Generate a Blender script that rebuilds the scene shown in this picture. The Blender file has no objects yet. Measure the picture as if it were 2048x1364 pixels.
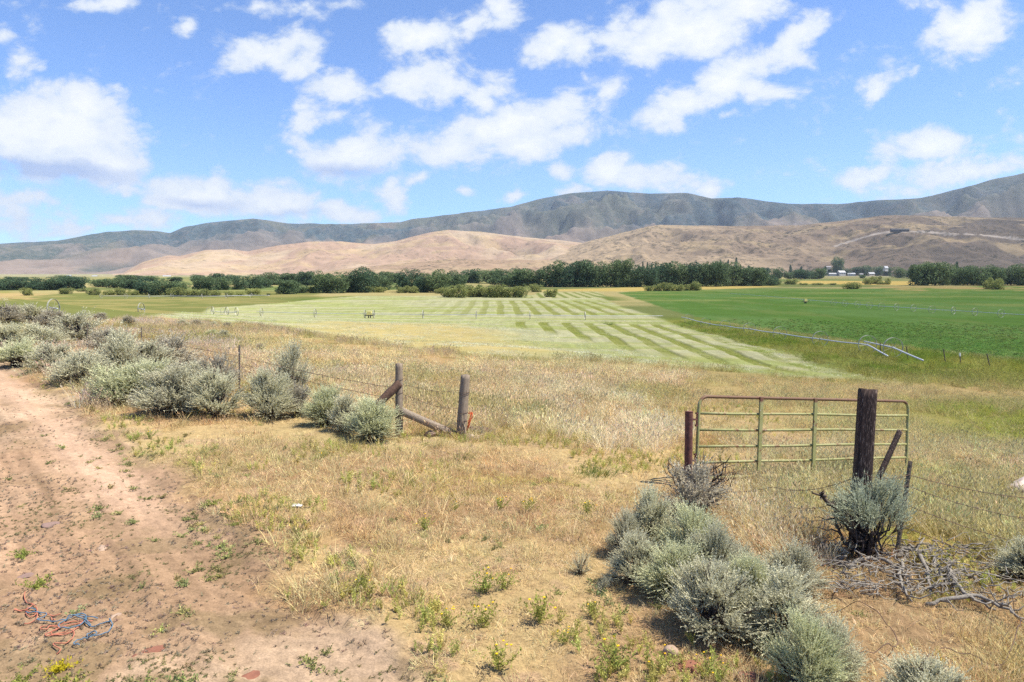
import bpy, math, random
import numpy as np
from mathutils import Vector
R = math.radians
random.seed(7)
rng = np.random.default_rng(11)
scene = bpy.context.scene
COL = scene.collection

# ------------------------------------------------------------------ camera
F = 1365.0
CAM = np.array([0.0, 0.0, 3.2])
PITCH = R(5.73)
CP, SP = math.cos(PITCH), math.sin(PITCH)
cam_d = bpy.data.cameras.new("camera")
cam = bpy.data.objects.new("camera", cam_d)
COL.objects.link(cam)
cam.location = CAM
cam.rotation_euler = (R(90) - PITCH, 0, 0)
cam_d.sensor_width = 36
cam_d.lens = 36 * F / 2048
cam_d.clip_start = 0.1
cam_d.clip_end = 60000
scene.camera = cam


def ray(px, py):
    u = (np.asarray(px, float) - 1024) / F
    v = (682 - np.asarray(py, float)) / F
    return np.stack([u, CP + v * SP, -SP + v * CP], -1)


def P(px, py, depth):
    """world point at a depth along the viewing axis"""
    return CAM + ray(px, py) * depth


# ------------------------------------------------------------------ noise
def _hash(ix, iy, seed):
    h = (ix.astype(np.int64) * 374761393 + iy.astype(np.int64) * 668265263 + seed * 1442695041) & 0xFFFFFFFF
    h = ((h ^ (h >> 13)) * 1274126177) & 0xFFFFFFFF
    h = (h ^ (h >> 16)) & 0xFFFFFF
    return h / float(0xFFFFFF)


def vnoise(x, y, seed=0):
    x = np.asarray(x, float); y = np.asarray(y, float)
    ix = np.floor(x); iy = np.floor(y)
    fx = x - ix; fy = y - iy
    fx = fx * fx * fx * (fx * (fx * 6 - 15) + 10); fy = fy * fy * fy * (fy * (fy * 6 - 15) + 10)
    a = _hash(ix, iy, seed); b = _hash(ix + 1, iy, seed)
    c = _hash(ix, iy + 1, seed); d = _hash(ix + 1, iy + 1, seed)
    return (a + (b - a) * fx) * (1 - fy) + (c + (d - c) * fx) * fy


def fbm(x, y, seed=0, octv=4, gain=0.5):
    s = 0; a = 1.0; t = 0
    ca, sa = math.cos(0.6), math.sin(0.6)
    for o in range(octv):
        s = s + a * vnoise(x, y, seed + o * 17)
        t += a; a *= gain
        x, y = (x * ca - y * sa) * 2.03 + 5.3, (x * sa + y * ca) * 2.03 + 1.7
    return s / t


def ss(a, b, x):
    t = np.clip((np.asarray(x, float) - a) / (b - a), 0, 1)
    return t * t * (3 - 2 * t)


# ------------------------------------------------------------------ terrain height
_q = np.array([-200, 6, 10, 13, 18.7, 36, 55, 68, 95, 112, 160, 400, 5000.])
_z = np.array([0.05, 0.05, -0.0, -0.18, -0.62, -1.7, -3.1, -4.1, -5.0, -5.8, -7.4, -7.4, -7.4])
_qq = np.arange(-200, 420, 0.5)
_zz = np.interp(_qq, _q, _z)
_k = np.hanning(19); _k /= _k.sum()
_zs = np.convolve(np.pad(_zz, 9, mode="edge"), _k, "valid")


def zbase(x, y):
    x = np.asarray(x, float); y = np.asarray(y, float)
    q = y + 0.8 * np.where(x < 0, x * (1 - ss(80, 150, y)), x)
    q = np.where(y < 0, 0.8 * np.minimum(x, 12) + 0 * y, q)
    z = np.interp(q, _qq, _zs)
    z = z + 3.2 * np.exp(-(((x + 95) / 45) ** 2 + ((y - 112) / 42) ** 2))
    r = np.hypot(x, y)
    z = z + 0.5 * (fbm(x / 14, y / 14, 3, 3) - 0.5) * ss(14, 40, r) * (1 - ss(90, 140, r))
    return z


def unproj(px, py):
    d = ray(px, py)
    t = 3.0
    hit = None
    while t < 9000:
        p = CAM + d * t
        if p[2] < float(zbase(p[0], p[1])):
            hit = t; break
        t *= 1.02
    if hit is None:
        t = 3000.0
        return CAM + d * t
    lo, hi = t / 1.02, t
    for _ in range(25):
        m = (lo + hi) / 2
        p = CAM + d * m
        if p[2] < float(zbase(p[0], p[1])): hi = m
        else: lo = m
    p = CAM + d * hi
    return p


def upoly(pts):
    return np.array([unproj(a, b)[:2] for a, b in pts])


def sdpoly(poly, x, y):
    """signed distance, positive inside"""
    x = np.asarray(x, float); y = np.asarray(y, float)
    d2 = np.full(x.shape, 1e18); inside = np.zeros(x.shape, bool)
    n = len(poly)
    for i in range(n):
        ax, ay = poly[i]; bx, by = poly[(i + 1) % n]
        ex, ey = bx - ax, by - ay
        wx, wy = x - ax, y - ay
        t = np.clip((wx * ex + wy * ey) / (ex * ex + ey * ey + 1e-12), 0, 1)
        dx, dy = wx - ex * t, wy - ey * t
        d2 = np.minimum(d2, dx * dx + dy * dy)
        c = (ay > y) != (by > y)
        xi = ax + (y - ay) * ex / (ey if abs(ey) > 1e-12 else 1e-12)
        inside ^= c & (x < xi)
    d = np.sqrt(d2)
    return np.where(inside, d, -d)


ROAD = upoly([(-260, 668), (-40, 706), (40, 742), (110, 786), (180, 838), (262, 892), (335, 945), (440, 1045), (560, 1140), (690, 1240), (830, 1364)])
ROAD = np.vstack([ROAD, [(-0.2, 3.0), (2.0, -12.0), (-30, -12), (-70, 40)]])
HAY = upoly([(300, 632), (420, 616), (560, 606), (640, 598), (720, 592), (1150, 590), (1198, 594), (1240, 612), (1330, 640), (1440, 672), (1600, 716), (1790, 764), (1640, 758), (1500, 745), (1200, 722), (960, 712), (760, 690), (640, 674), (575, 660), (530, 650), (380, 640)])
HAYFAR = upoly([(1060, 596), (1075, 585), (1195, 583.5), (1216, 594), (1180, 596)])
ALF = upoly([(1235, 585), (1300, 581), (1500, 579), (1750, 577), (2048, 577), (2500, 577), (2700, 740), (2300, 736), (2048, 722), (1850, 700), (1700, 682), (1560, 662), (1420, 640), (1330, 617)])
PAST = upoly([(-400, 612), (0, 600), (60, 592), (200, 584), (420, 581), (640, 583), (640, 598), (300, 632), (200, 640), (0, 650), (-400, 660)])
YEL = upoly([(560, 662), (620, 648), (760, 645), (880, 648), (1000, 660), (1080, 700), (960, 712), (760, 690), (640, 676)])
WHEAT1 = upoly([(1040, 580.5), (1300, 574), (1500, 571), (1560, 573), (1480, 577), (1240, 583)])
WHEAT2 = upoly([(1595, 567.5), (1600, 561), (1840, 562), (1840, 571)])
DRYR = upoly([(1730, 573), (2048, 571), (2200, 571), (2200, 579), (1950, 583), (1820, 582)])
TALL = upoly([(470, 672), (560, 664), (640, 680), (800, 700), (960, 718), (1200, 728), (1330, 745), (1400, 790), (1375, 880), (1240, 890), (1100, 872), (1000, 862), (940, 884), (800, 868), (700, 812), (620, 770), (520, 735)])
GPATCH = upoly([(1820, 800), (1900, 790), (2048, 800), (2200, 830), (2200, 900), (2000, 890), (1870, 880)])
TRACK = upoly([(1090, 935), (1180, 900), (1300, 880), (1370, 872), (1380, 930), (1330, 985), (1150, 1000)])
FENCEDIRT = upoly([(1150, 1364), (1240, 1180), (1400, 1060), (1700, 1120), (2048, 1230), (2048, 1500), (1150, 1500)])


def wob(x, y, s, a, seed):
    return (fbm(x / s, y / s, seed, 3) - 0.5) * 2 * a


def hay_rows(x, y):
    """windrow pattern: (across-row coordinate, green stubble mask, its strength)"""
    xe = np.interp(y, [41, 105, 150], [23, 32, 37]); xl = np.full(np.shape(y), 2.0)
    xs = 2 + (x - xl) / (xe - xl) * 35 - 1.2 * (fbm(y / 30, x / 200, 58, 2) - .5) + .02 * np.clip(y - 165, 0, 300)
    nn = fbm(x / .6, y / .6, 43, 4)
    ph = (xs / 4.7 + .12) % 1.0 + .05 * (nn - .5)
    st = ss(.25, .32, ph) * (1 - ss(.66, .73, ph))
    am = ss(-42, 10, x) * ss(166, 172, y) * (1 - ss(256, 262, y)) + ss(-7, 7, y - np.interp(xs, [2, 8, 16, 30], [110, 90, 66, 44])) * (1 - ss(136, 142, y)) * ss(-3, 1, xs)
    return xs, st, np.clip(am, 0, 1)


def m_road(x, y):
    return ss(-0.25, 0.3, sdpoly(ROAD, x, y) + wob(x, y, 1.1, 0.5, 21) + wob(x, y, .3, 0.15, 22))


RDIR = upoly([(180, 838), (690, 1240)]); RDIR = RDIR[0] - RDIR[1]; RDIR /= np.linalg.norm(RDIR)


def ground_z(x, y):
    x = np.asarray(x, float); y = np.asarray(y, float)
    z = zbase(x, y)
    r = np.hypot(x, y)
    near = 1 - ss(25, 45, r)
    sd = sdpoly(ROAD, x, y) + wob(x, y, .9, 0.2, 23)
    rut = -0.05 * ss(0.0, 0.16, sd) * (1 - 0.75 * ss(.25, 1.3, sd)) + 0.03 * np.exp(-((sd + .25) / .3) ** 2)
    rut2 = -0.035 * np.exp(-((sd - 2.2) / .35) ** 2)
    z = z + near * (rut + rut2 + .085 * (fbm(sd / .22, (x * RDIR[0] + y * RDIR[1]) / 4.0, 67, 3) - .5) * ss(.1, .5, sd))
    z = z + near * (0.05 * (fbm(x / 1.3, y / 1.3, 31, 3) - .5) + 0.035 * (fbm(x / .22, y / .22, 32, 3) - .5) + 0.022 * (fbm(x / .07, y / .07, 33, 2) - .5))
    return z


def gz(x, y):
    return float(ground_z(np.array([x]), np.array([y]))[0])


# ------------------------------------------------------------------ colours
K = 1.75   # light on flat ground, in display-linear units per unit albedo


def lin(*c):
    c = np.array(c, float) / 255
    return np.where(c <= 0.04045, c / 12.92, ((c + 0.055) / 1.055) ** 2.4)


def A(*c):
    return lin(*c) / K


def mix(a, b, t):
    t = np.asarray(t)
    if t.ndim == 1: t = t[:, None]
    return a * (1 - t) + b * t


# ------------------------------------------------------------------ mesh helpers
def build_mesh(name, V, faces):
    """V (n,3); faces list of (m,k) int arrays"""
    me = bpy.data.meshes.new(name)
    V = np.asarray(V, np.float32)
    me.vertices.add(len(V)); me.vertices.foreach_set("co", V.ravel())
    faces = [np.asarray(f, np.int32) for f in faces if len(f)]
    nl = sum(f.size for f in faces); npoly = sum(len(f) for f in faces)
    me.loops.add(nl); me.polygons.add(npoly)
    me.loops.foreach_set("vertex_index", np.concatenate([f.ravel() for f in faces]))
    tot = np.concatenate([np.full(len(f), f.shape[1], np.int32) for f in faces])
    st = np.concatenate([[0], np.cumsum(tot)[:-1]]).astype(np.int32)
    me.polygons.foreach_set("loop_start", st)
    me.update(calc_edges=True)
    return me


def smooth(me, on=True):
    me.polygons.foreach_set("use_smooth", np.full(len(me.polygons), on, bool))
    return me


def set_col(me, name, C):
    C = np.asarray(C, np.float32)
    if C.shape[1] == 3: C = np.hstack([C, np.ones((len(C), 1), np.float32)])
    a = me.attributes.new(name, "FLOAT_COLOR", "POINT"); a.data.foreach_set("color", C.ravel())


class MB:
    """collects pieces of geometry"""
    def __init__(s): s.V = []; s.T = []; s.Q = []; s.n = 0
    def add(s, V, tris=None, quads=None):
        V = np.asarray(V, float)
        if tris is not None and len(tris): s.T.append(np.asarray(tris) + s.n)
        if quads is not None and len(quads): s.Q.append(np.asarray(quads) + s.n)
        s.V.append(V); s.n += len(V)
    def tube(s, pts, rad, sides=8, caps=True, closed=False):
        pts = np.asarray(pts, float); n = len(pts)
        rad = np.full(n, rad, float) if np.isscalar(rad) else np.asarray(rad, float)
        if closed: T = np.roll(pts, -1, 0) - np.roll(pts, 1, 0)
        else: T = np.gradient(pts, axis=0)
        T /= np.linalg.norm(T, axis=1)[:, None] + 1e-12
        up = np.array([0, 0, 1.0]) if abs(T[0][2]) < .9 else np.array([1.0, 0, 0])
        a = np.cross(T[0], up); a /= np.linalg.norm(a)
        ring = []
        for i in range(n):
            a = a - T[i] * np.dot(a, T[i]); a /= np.linalg.norm(a) + 1e-12
            b = np.cross(T[i], a)
            th = np.arange(sides) * 2 * math.pi / sides
            ring.append(pts[i] + rad[i] * (np.cos(th)[:, None] * a + np.sin(th)[:, None] * b))
        V = np.vstack(ring)
        Q = []
        m = n if closed else n - 1
        for i in range(m):
            j = (i + 1) % n
            for k in range(sides):
                l = (k + 1) % sides
                Q.append((i * sides + k, i * sides + l, j * sides + l, j * sides + k))
        T3 = []
        if caps and not closed:
            V = np.vstack([V, pts[0], pts[-1]])
            c0, c1 = n * sides, n * sides + 1
            for k in range(sides):
                l = (k + 1) % sides
                T3.append((c0, l, k)); T3.append((c1, (n - 1) * sides + k, (n - 1) * sides + l))
        s.add(V, T3, Q)
    def hexa(s, c8):
        """8 corners: bottom loop 0-3, top loop 4-7"""
        s.add(c8, None, [(0, 3, 2, 1), (4, 5, 6, 7), (0, 1, 5, 4), (1, 2, 6, 5), (2, 3, 7, 6), (3, 0, 4, 7)])
    def box(s, lo, hi):
        x0, y0, z0 = lo; x1, y1, z1 = hi
        s.hexa([(x0, y0, z0), (x1, y0, z0), (x1, y1, z0), (x0, y1, z0), (x0, y0, z1), (x1, y0, z1), (x1, y1, z1), (x0, y1, z1)])
    def mesh(s, name, sm=True):
        f = []
        if s.T: f.append(np.vstack(s.T))
        if s.Q: f.append(np.vstack(s.Q))
        return smooth(build_mesh(name, np.vstack(s.V), f), sm)


def obj(name, me, mat=None, parent=None):
    o = bpy.data.objects.new(name, me); COL.objects.link(o)
    if mat is not None and me is not None and not me.materials: me.materials.append(mat)
    if parent is not None: o.parent = parent
    return o


def tag(o, label=None, cat=None, group=None, kind=None):
    if label: o["label"] = label
    if cat: o["category"] = cat
    if group: o["group"] = group
    if kind: o["kind"] = kind
    return o


def empty(name, loc=(0, 0, 0), rz=0.0):
    o = bpy.data.objects.new(name, None); COL.objects.link(o)
    o.location = loc; o.rotation_euler = (0, 0, rz); o.empty_display_size = .1
    return o


def copy_tree(o, parent=None):
    c = o.copy(); COL.objects.link(c)
    if parent is not None: c.parent = parent
    for ch in list(o.children): copy_tree(ch, c)
    return c


# ------------------------------------------------------------------ materials
def new_mat(name):
    m = bpy.data.materials.new(name); m.use_nodes = True
    nt = m.node_tree; nt.nodes.clear()
    out = nt.nodes.new("ShaderNodeOutputMaterial")
    return m, nt, out


def N(nt, typ, **kw):
    n = nt.nodes.new(typ)
    for k, v in kw.items():
        if k.startswith("i_"):
            key = k[2:]
            n.inputs[int(key) if key.isdigit() else key.replace("_", " ")].default_value = v
        else: setattr(n, k, v)
    return n


def L(nt, a, b): nt.links.new(a, b)


def mixrgb(nt, fac, a, b, mode="MIX"):
    n = nt.nodes.new("ShaderNodeMix"); n.data_type = "RGBA"; n.blend_type = mode
    for sock, v in ((n.inputs[0], fac), (n.inputs[6], a), (n.inputs[7], b)):
        if isinstance(v, bpy.types.NodeSocket): nt.links.new(v, sock)
        elif sock == n.inputs[0]: sock.default_value = v
        else: sock.default_value = (*v, 1) if len(v) == 3 else v
    return n.outputs[2]


def noise(nt, vec, scale, detail=4, rough=.55, dist=0.0):
    n = N(nt, "ShaderNodeTexNoise"); n.inputs["Scale"].default_value = scale
    n.inputs["Detail"].default_value = detail; n.inputs["Roughness"].default_value = rough
    n.inputs["Distortion"].default_value = dist
    if vec is not None: L(nt, vec, n.inputs["Vector"])
    return n.outputs["Fac"]


def maprange(nt, v, a, b, c, d):
    n = N(nt, "ShaderNodeMapRange"); L(nt, v, n.inputs[0])
    for i, x in enumerate((a, b, c, d)): n.inputs[i + 1].default_value = x
    return n.outputs[0]


def leaf_mat(name, c1, c2, trans=.3, attr=False, rough=.6, jit=0.25, spec=False):
    """foliage: colour between c1 and c2 per object or instance, some light through the leaf"""
    m, nt, out = new_mat(name)
    oi = N(nt, "ShaderNodeObjectInfo")
    geo = N(nt, "ShaderNodeNewGeometry")
    if attr:
        at = N(nt, "ShaderNodeAttribute", attribute_name="col", attribute_type="INSTANCER")
        base = at.outputs["Color"]
    else:
        base = mixrgb(nt, oi.outputs["Random"], c1, c2)
    f = maprange(nt, geo.outputs["Random Per Island"], 0, 1, 1 - jit, 1 + jit)
    g = N(nt, "ShaderNodeVectorMath", operation="SCALE"); L(nt, base, g.inputs[0]); L(nt, f, g.inputs["Scale"])
    d = N(nt, "ShaderNodeBsdfDiffuse"); L(nt, g.outputs[0], d.inputs["Color"])
    t = N(nt, "ShaderNodeBsdfTranslucent"); L(nt, g.outputs[0], t.inputs["Color"])
    mx = N(nt, "ShaderNodeMixShader"); mx.inputs[0].default_value = trans
    L(nt, d.outputs[0], mx.inputs[1]); L(nt, t.outputs[0], mx.inputs[2])
    L(nt, mx.outputs[0], out.inputs[0])
    return m


def wood_mat(name, c1, c2, scale=(14, 14, 1.2), rough=.9, bump=.5, cracks=None):
    m, nt, out = new_mat(name)
    tc = N(nt, "ShaderNodeTexCoord")
    mp = N(nt, "ShaderNodeMapping"); mp.inputs["Scale"].default_value = scale
    L(nt, tc.outputs["Object"], mp.inputs[0])
    n1 = noise(nt, mp.outputs[0], 2.5, 6, .65)
    n2 = noise(nt, mp.outputs[0], 9, 4, .6)
    n3 = noise(nt, tc.outputs["Object"], 3.0, 3, .6)
    c = mixrgb(nt, maprange(nt, n1, .32, .68, 0, 1), c1, c2)
    if cracks is not None:
        c = mixrgb(nt, maprange(nt, n2, .55, .68, 0, .9), c, cracks)
    c = mixrgb(nt, maprange(nt, n3, .3, .7, .0, .35), c, [x * .55 for x in c1])
    b = N(nt, "ShaderNodeBsdfPrincipled"); b.inputs["Roughness"].default_value = rough
    b.inputs["Specular IOR Level"].default_value = .2
    L(nt, c, b.inputs["Base Color"])
    bp = N(nt, "ShaderNodeBump"); bp.inputs["Strength"].default_value = bump; bp.inputs["Distance"].default_value = .02
    L(nt, n1, bp.inputs["Height"]); L(nt, bp.outputs[0], b.inputs["Normal"])
    L(nt, b.outputs[0], out.inputs[0])
    return m


def plain_mat(name, c1, c2=None, scale=6, rough=.8, metal=0, bump=0.0, spec=.3):
    m, nt, out = new_mat(name)
    tc = N(nt, "ShaderNodeTexCoord")
    n1 = noise(nt, tc.outputs["Object"], scale, 5, .6)
    c = mixrgb(nt, maprange(nt, n1, .35, .65, 0, 1), c1, c2 if c2 is not None else [x * .8 for x in c1])
    b = N(nt, "ShaderNodeBsdfPrincipled"); b.inputs["Roughness"].default_value = rough; b.inputs["Metallic"].default_value = metal
    b.inputs["Specular IOR Level"].default_value = spec
    L(nt, c, b.inputs["Base Color"])
    if bump:
        bp = N(nt, "ShaderNodeBump"); bp.inputs["Strength"].default_value = bump; bp.inputs["Distance"].default_value = .03
        L(nt, n1, bp.inputs["Height"]); L(nt, bp.outputs[0], b.inputs["Normal"])
    L(nt, b.outputs[0], out.inputs[0])
    return m


def ground_mat(name="ground_surface"):
    m, nt, out = new_mat(name)
    at = N(nt, "ShaderNodeAttribute", attribute_name="col")
    mk = N(nt, "ShaderNodeAttribute", attribute_name="mk")   # r dirt, g crop rows, b far
    sep = N(nt, "ShaderNodeSeparateColor"); L(nt, mk.outputs["Color"], sep.inputs[0])
    geo = N(nt, "ShaderNodeNewGeometry")
    pos = geo.outputs["Position"]
    nf = noise(nt, pos, 55, 3, .65)
    nm = noise(nt, pos, 9, 5, .65)
    nl = noise(nt, pos, .9, 5, .65)
    nx = noise(nt, pos, .12, 4, .6)
    f1 = maprange(nt, nf, .25, .75, .72, 1.26)
    f2 = maprange(nt, nm, .25, .75, .74, 1.26)
    f3 = maprange(nt, nl, .25, .75, .86, 1.14)
    f4 = maprange(nt, nx, .25, .75, .90, 1.10)
    mm = N(nt, "ShaderNodeMath", operation="MULTIPLY"); L(nt, f1, mm.inputs[0]); L(nt, f2, mm.inputs[1])
    m2 = N(nt, "ShaderNodeMath", operation="MULTIPLY"); L(nt, mm.outputs[0], m2.inputs[0]); L(nt, f3, m2.inputs[1])
    m3 = N(nt, "ShaderNodeMath", operation="MULTIPLY"); L(nt, m2.outputs[0], m3.inputs[0]); L(nt, f4, m3.inputs[1])
    sc = N(nt, "ShaderNodeVectorMath", operation="SCALE"); L(nt, at.outputs["Color"], sc.inputs[0]); L(nt, m3.outputs[0], sc.inputs["Scale"])
    # small stones and clods on the bare soil
    vo = N(nt, "ShaderNodeTexVoronoi"); vo.inputs["Scale"].default_value = 26; L(nt, pos, vo.inputs["Vector"])
    st = maprange(nt, vo.outputs["Distance"], .12, .22, 1, 0)
    sg = N(nt, "ShaderNodeMath", operation="MULTIPLY"); L(nt, st, sg.inputs[0])
    pick = maprange(nt, noise(nt, pos, 3.1, 3), .52, .62, 0, .45)
    sg2 = N(nt, "ShaderNodeMath", operation="MULTIPLY"); L(nt, pick, sg2.inputs[0]); L(nt, sep.outputs[0], sg2.inputs[1])
    L(nt, sg2.outputs[0], sg.inputs[1])
    vcol = mixrgb(nt, vo.outputs["Color"], A(150, 105, 85), A(215, 185, 165))
    col = mixrgb(nt, sg.outputs[0], sc.outputs[0], vcol)
    b = N(nt, "ShaderNodeBsdfDiffuse"); b.inputs["Roughness"].default_value = .8
    L(nt, col, b.inputs["Color"])
    bp = N(nt, "ShaderNodeBump"); bp.inputs["Strength"].default_value = .7; bp.inputs["Distance"].default_value = .035
    hsum = N(nt, "ShaderNodeMath", operation="MULTIPLY_ADD"); L(nt, nf, hsum.inputs[0]); hsum.inputs[1].default_value = .35; L(nt, nm, hsum.inputs[2])
    L(nt, hsum.outputs[0], bp.inputs["Height"]); L(nt, bp.outputs[0], b.inputs["Normal"])
    L(nt, b.outputs[0], out.inputs[0])
    return m


def hill_mat(name, speck_scale, speck_col, speck_lo, speck_hi, amt):
    m, nt, out = new_mat(name)
    at = N(nt, "ShaderNodeAttribute", attribute_name="col")
    geo = N(nt, "ShaderNodeNewGeometry"); pos = geo.outputs["Position"]
    nA = noise(nt, pos, speck_scale, 3, .7)
    nB = noise(nt, pos, speck_scale * .16, 5, .65)
    nC = noise(nt, pos, speck_scale * .5, 5, .65)
    f = maprange(nt, nC, .25, .75, .78, 1.22)
    sc = N(nt, "ShaderNodeVectorMath", operation="SCALE"); L(nt, at.outputs["Color"], sc.inputs[0]); L(nt, f, sc.inputs["Scale"])
    s1 = maprange(nt, nA, speck_lo, speck_hi, 0, 1)
    s2 = maprange(nt, nB, .38, .62, .15, 1)
    mu = N(nt, "ShaderNodeMath", operation="MULTIPLY"); L(nt, s1, mu.inputs[0]); L(nt, s2, mu.inputs[1])
    al = N(nt, "ShaderNodeMath", operation="MULTIPLY"); L(nt, mu.outputs[0], al.inputs[0]); al.inputs[1].default_value = amt
    col = mixrgb(nt, al.outputs[0], sc.outputs[0], speck_col)
    b = N(nt, "ShaderNodeBsdfDiffuse"); L(nt, col, b.inputs["Color"]); b.inputs["Roughness"].default_value = .6
    L(nt, b.outputs[0], out.inputs[0])
    return m


# ------------------------------------------------------------------ sky and sun
SUN_EL = R(60)
SUN_AZ = math.atan2(0.93, -0.16)      # from the right, a touch behind
sun_d = bpy.data.lights.new("sun", "SUN"); sun = bpy.data.objects.new("sun", sun_d); COL.objects.link(sun)
sun_d.energy = 4.6; sun_d.angle = R(0.5); sun_d.color = (1.0, .93, .80)
sv = Vector((math.sin(SUN_AZ) * math.cos(SUN_EL), math.cos(SUN_AZ) * math.cos(SUN_EL), math.sin(SUN_EL)))
sun.rotation_euler = sv.to_track_quat("Z", "Y").to_euler()
sun.location = (-30, 10, 60)

world = bpy.data.worlds.new("World"); scene.world = world; world.use_nodes = True
wt = world.node_tree; wt.nodes.clear()
wo = N(wt, "ShaderNodeOutputWorld"); bg = N(wt, "ShaderNodeBackground"); bg.inputs["Strength"].default_value = 0.085
sky = N(wt, "ShaderNodeTexSky"); sky.sky_type = "NISHITA"; sky.sun_disc = False
sky.sun_elevation = SUN_EL; sky.sun_rotation = SUN_AZ; sky.altitude = 1800; sky.air_density = 1.0; sky.dust_density = 1.5; sky.ozone_density = 2.2
# (px, py, rx, ry, tilt in degrees anticlockwise, strength)
CLOUDS = [
    (115, 270, 175, 95, 0, 1.25), (165, 222, 70, 50, 0, 1.2), (40, 270, 120, 70, 0, 1.2), (225, 325, 95, 55, -20, 1.1), (250, 362, 40, 30, 0, .8),
    (50, 395, 130, 30, 0, .55), (170, 452, 190, 22, 5, .7), (40, 425, 90, 25, 0, .5), (130, 425, 60, 18, 0, .4),
    (415, 385, 120, 48, -8, 1.05), (340, 402, 55, 22, 0, .95), (560, 402, 120, 40, -8, .95), (690, 425, 110, 32, -6, .9), (800, 405, 45, 60, 0, .75), (840, 362, 40, 22, 30, .65), (790, 372, 30, 25, 0, .7),
    (35, 112, 52, 42, 10, .75), (0, 50, 30, 30, 0, .5), (540, 100, 110, 48, 8, .8), (590, 75, 35, 35, 60, .7), (600, 125, 40, 40, -40, .8),
    (690, 175, 95, 60, 10, .7), (615, 245, 75, 38, 40, .75), (680, 230, 80, 40, 20, .55), (845, 160, 115, 55, 5, .85), (870, 185, 60, 40, 0, .7),
    (715, 310, 130, 48, 5, .95), (850, 70, 110, 42, 8, .85), (950, 50, 80, 40, 35, .75), (1000, 25, 45, 55, 50, .8),
    (965, 200, 70, 45, 35, .85), (980, 262, 190, 60, 15, .9), (1120, 210, 120, 48, 20, 1.0), (1200, 185, 85, 30, 35, .8), (1050, 290, 170, 48, 12, .95), (900, 300, 90, 45, 20, .85),
    (1110, 80, 85, 42, 35, .8), (1155, 92, 35, 45, 0, .85), (1165, 152, 22, 16, 0, .6), (1065, 100, 40, 35, 30, .6),
    (1380, 45, 190, 75, 12, 1.05), (1300, 80, 70, 55, 0, .9), (1480, 15, 110, 55, 20, .95), (1590, 85, 110, 40, 28, .95), (1640, 65, 70, 22, 30, .75),
    (1470, 150, 170, 55, 22, .95), (1390, 195, 150, 52, 20, .95), (1320, 225, 75, 38, 25, .85), (1530, 180, 80, 38, -5, .8), (1470, 232, 32, 14, 0, .7),
    (1755, 185, 62, 30, 35, .75), (1830, 145, 18, 28, -20, .4), (1930, 60, 110, 55, 10, .95), (1880, 40, 40, 45, -30, .7), (1830, 5, 80, 20, 0, .5),
    (1850, 295, 105, 45, 10, .95), (1950, 345, 150, 34, 10, .9), (1850, 340, 100, 40, 10, .75), (1730, 362, 70, 30, 15, .8), (1790, 385, 130, 28, 0, .6),
    (1215, 343, 55, 36, 0, 1.0), (1300, 355, 110, 36, -5, .9), (1420, 375, 45, 28, 0, .8), (1125, 342, 36, 26, 0, .7), (1040, 390, 50, 22, 0, .8), (1140, 384, 50, 16, 0, .7),
    (368, 45, 32, 22, 0, .65), (210, 5, 70, 26, 0, .75), (515, 8, 110, 24, 0, .7), (700, 8, 55, 18, 0, .6), (925, 388, 34, 12, 0, .6), (575, 312, 18, 9, 0, .5), (1600, 130, 50, 25, 0, .5), (2010, 10, 50, 20, 30, .5),
    (-160, 300, 150, 60, 0, 1.0), (120, 445, 420, 42, 0, .5), (2200, 300, 140, 50, 10, .9), (2180, 90, 120, 50, 20, .9), (-140, 90, 100, 40, 0, .8),
]
BASES = [(70, 335, 190, 20, -4, 1.0), (400, 402, 90, 12, 0, .5), (690, 342, 90, 14, 0, .7), (560, 425, 120, 10, 0, .4), (150, 372, 70, 14, 0, .5)]  # shaded cloud undersides, put in as blue-grey colour
tcw = N(wt, "ShaderNodeTexCoord")
sepw = N(wt, "ShaderNodeSeparateXYZ"); L(wt, tcw.outputs["Generated"], sepw.inputs[0])
yc = N(wt, "ShaderNodeMath", operation="MAXIMUM"); L(wt, sepw.outputs[1], yc.inputs[0]); yc.inputs[1].default_value = .02
ua = N(wt, "ShaderNodeMath", operation="DIVIDE"); L(wt, sepw.outputs[0], ua.inputs[0]); L(wt, yc.outputs[0], ua.inputs[1])
va = N(wt, "ShaderNodeMath", operation="DIVIDE"); L(wt, sepw.outputs[2], va.inputs[0]); L(wt, yc.outputs[0], va.inputs[1])
uv = N(wt, "ShaderNodeCombineXYZ"); L(wt, ua.outputs[0], uv.inputs[0]); L(wt, va.outputs[0], uv.inputs[1])
# ragged edges: warp the lookup a little
wn = N(wt, "ShaderNodeTexNoise"); wn.inputs["Scale"].default_value = 7; wn.inputs["Detail"].default_value = 5; wn.inputs["Roughness"].default_value = .6
L(wt, uv.outputs[0], wn.inputs["Vector"])
wsub = N(wt, "ShaderNodeVectorMath", operation="SUBTRACT"); L(wt, wn.outputs["Color"], wsub.inputs[0]); wsub.inputs[1].default_value = (.5, .5, .5)
wsc = N(wt, "ShaderNodeVectorMath", operation="MULTIPLY"); L(wt, wsub.outputs[0], wsc.inputs[0]); wsc.inputs[1].default_value = (.075, .055, 0)
uvw = N(wt, "ShaderNodeVectorMath", operation="ADD"); L(wt, uv.outputs[0], uvw.inputs[0]); L(wt, wsc.outputs[0], uvw.inputs[1])


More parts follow.
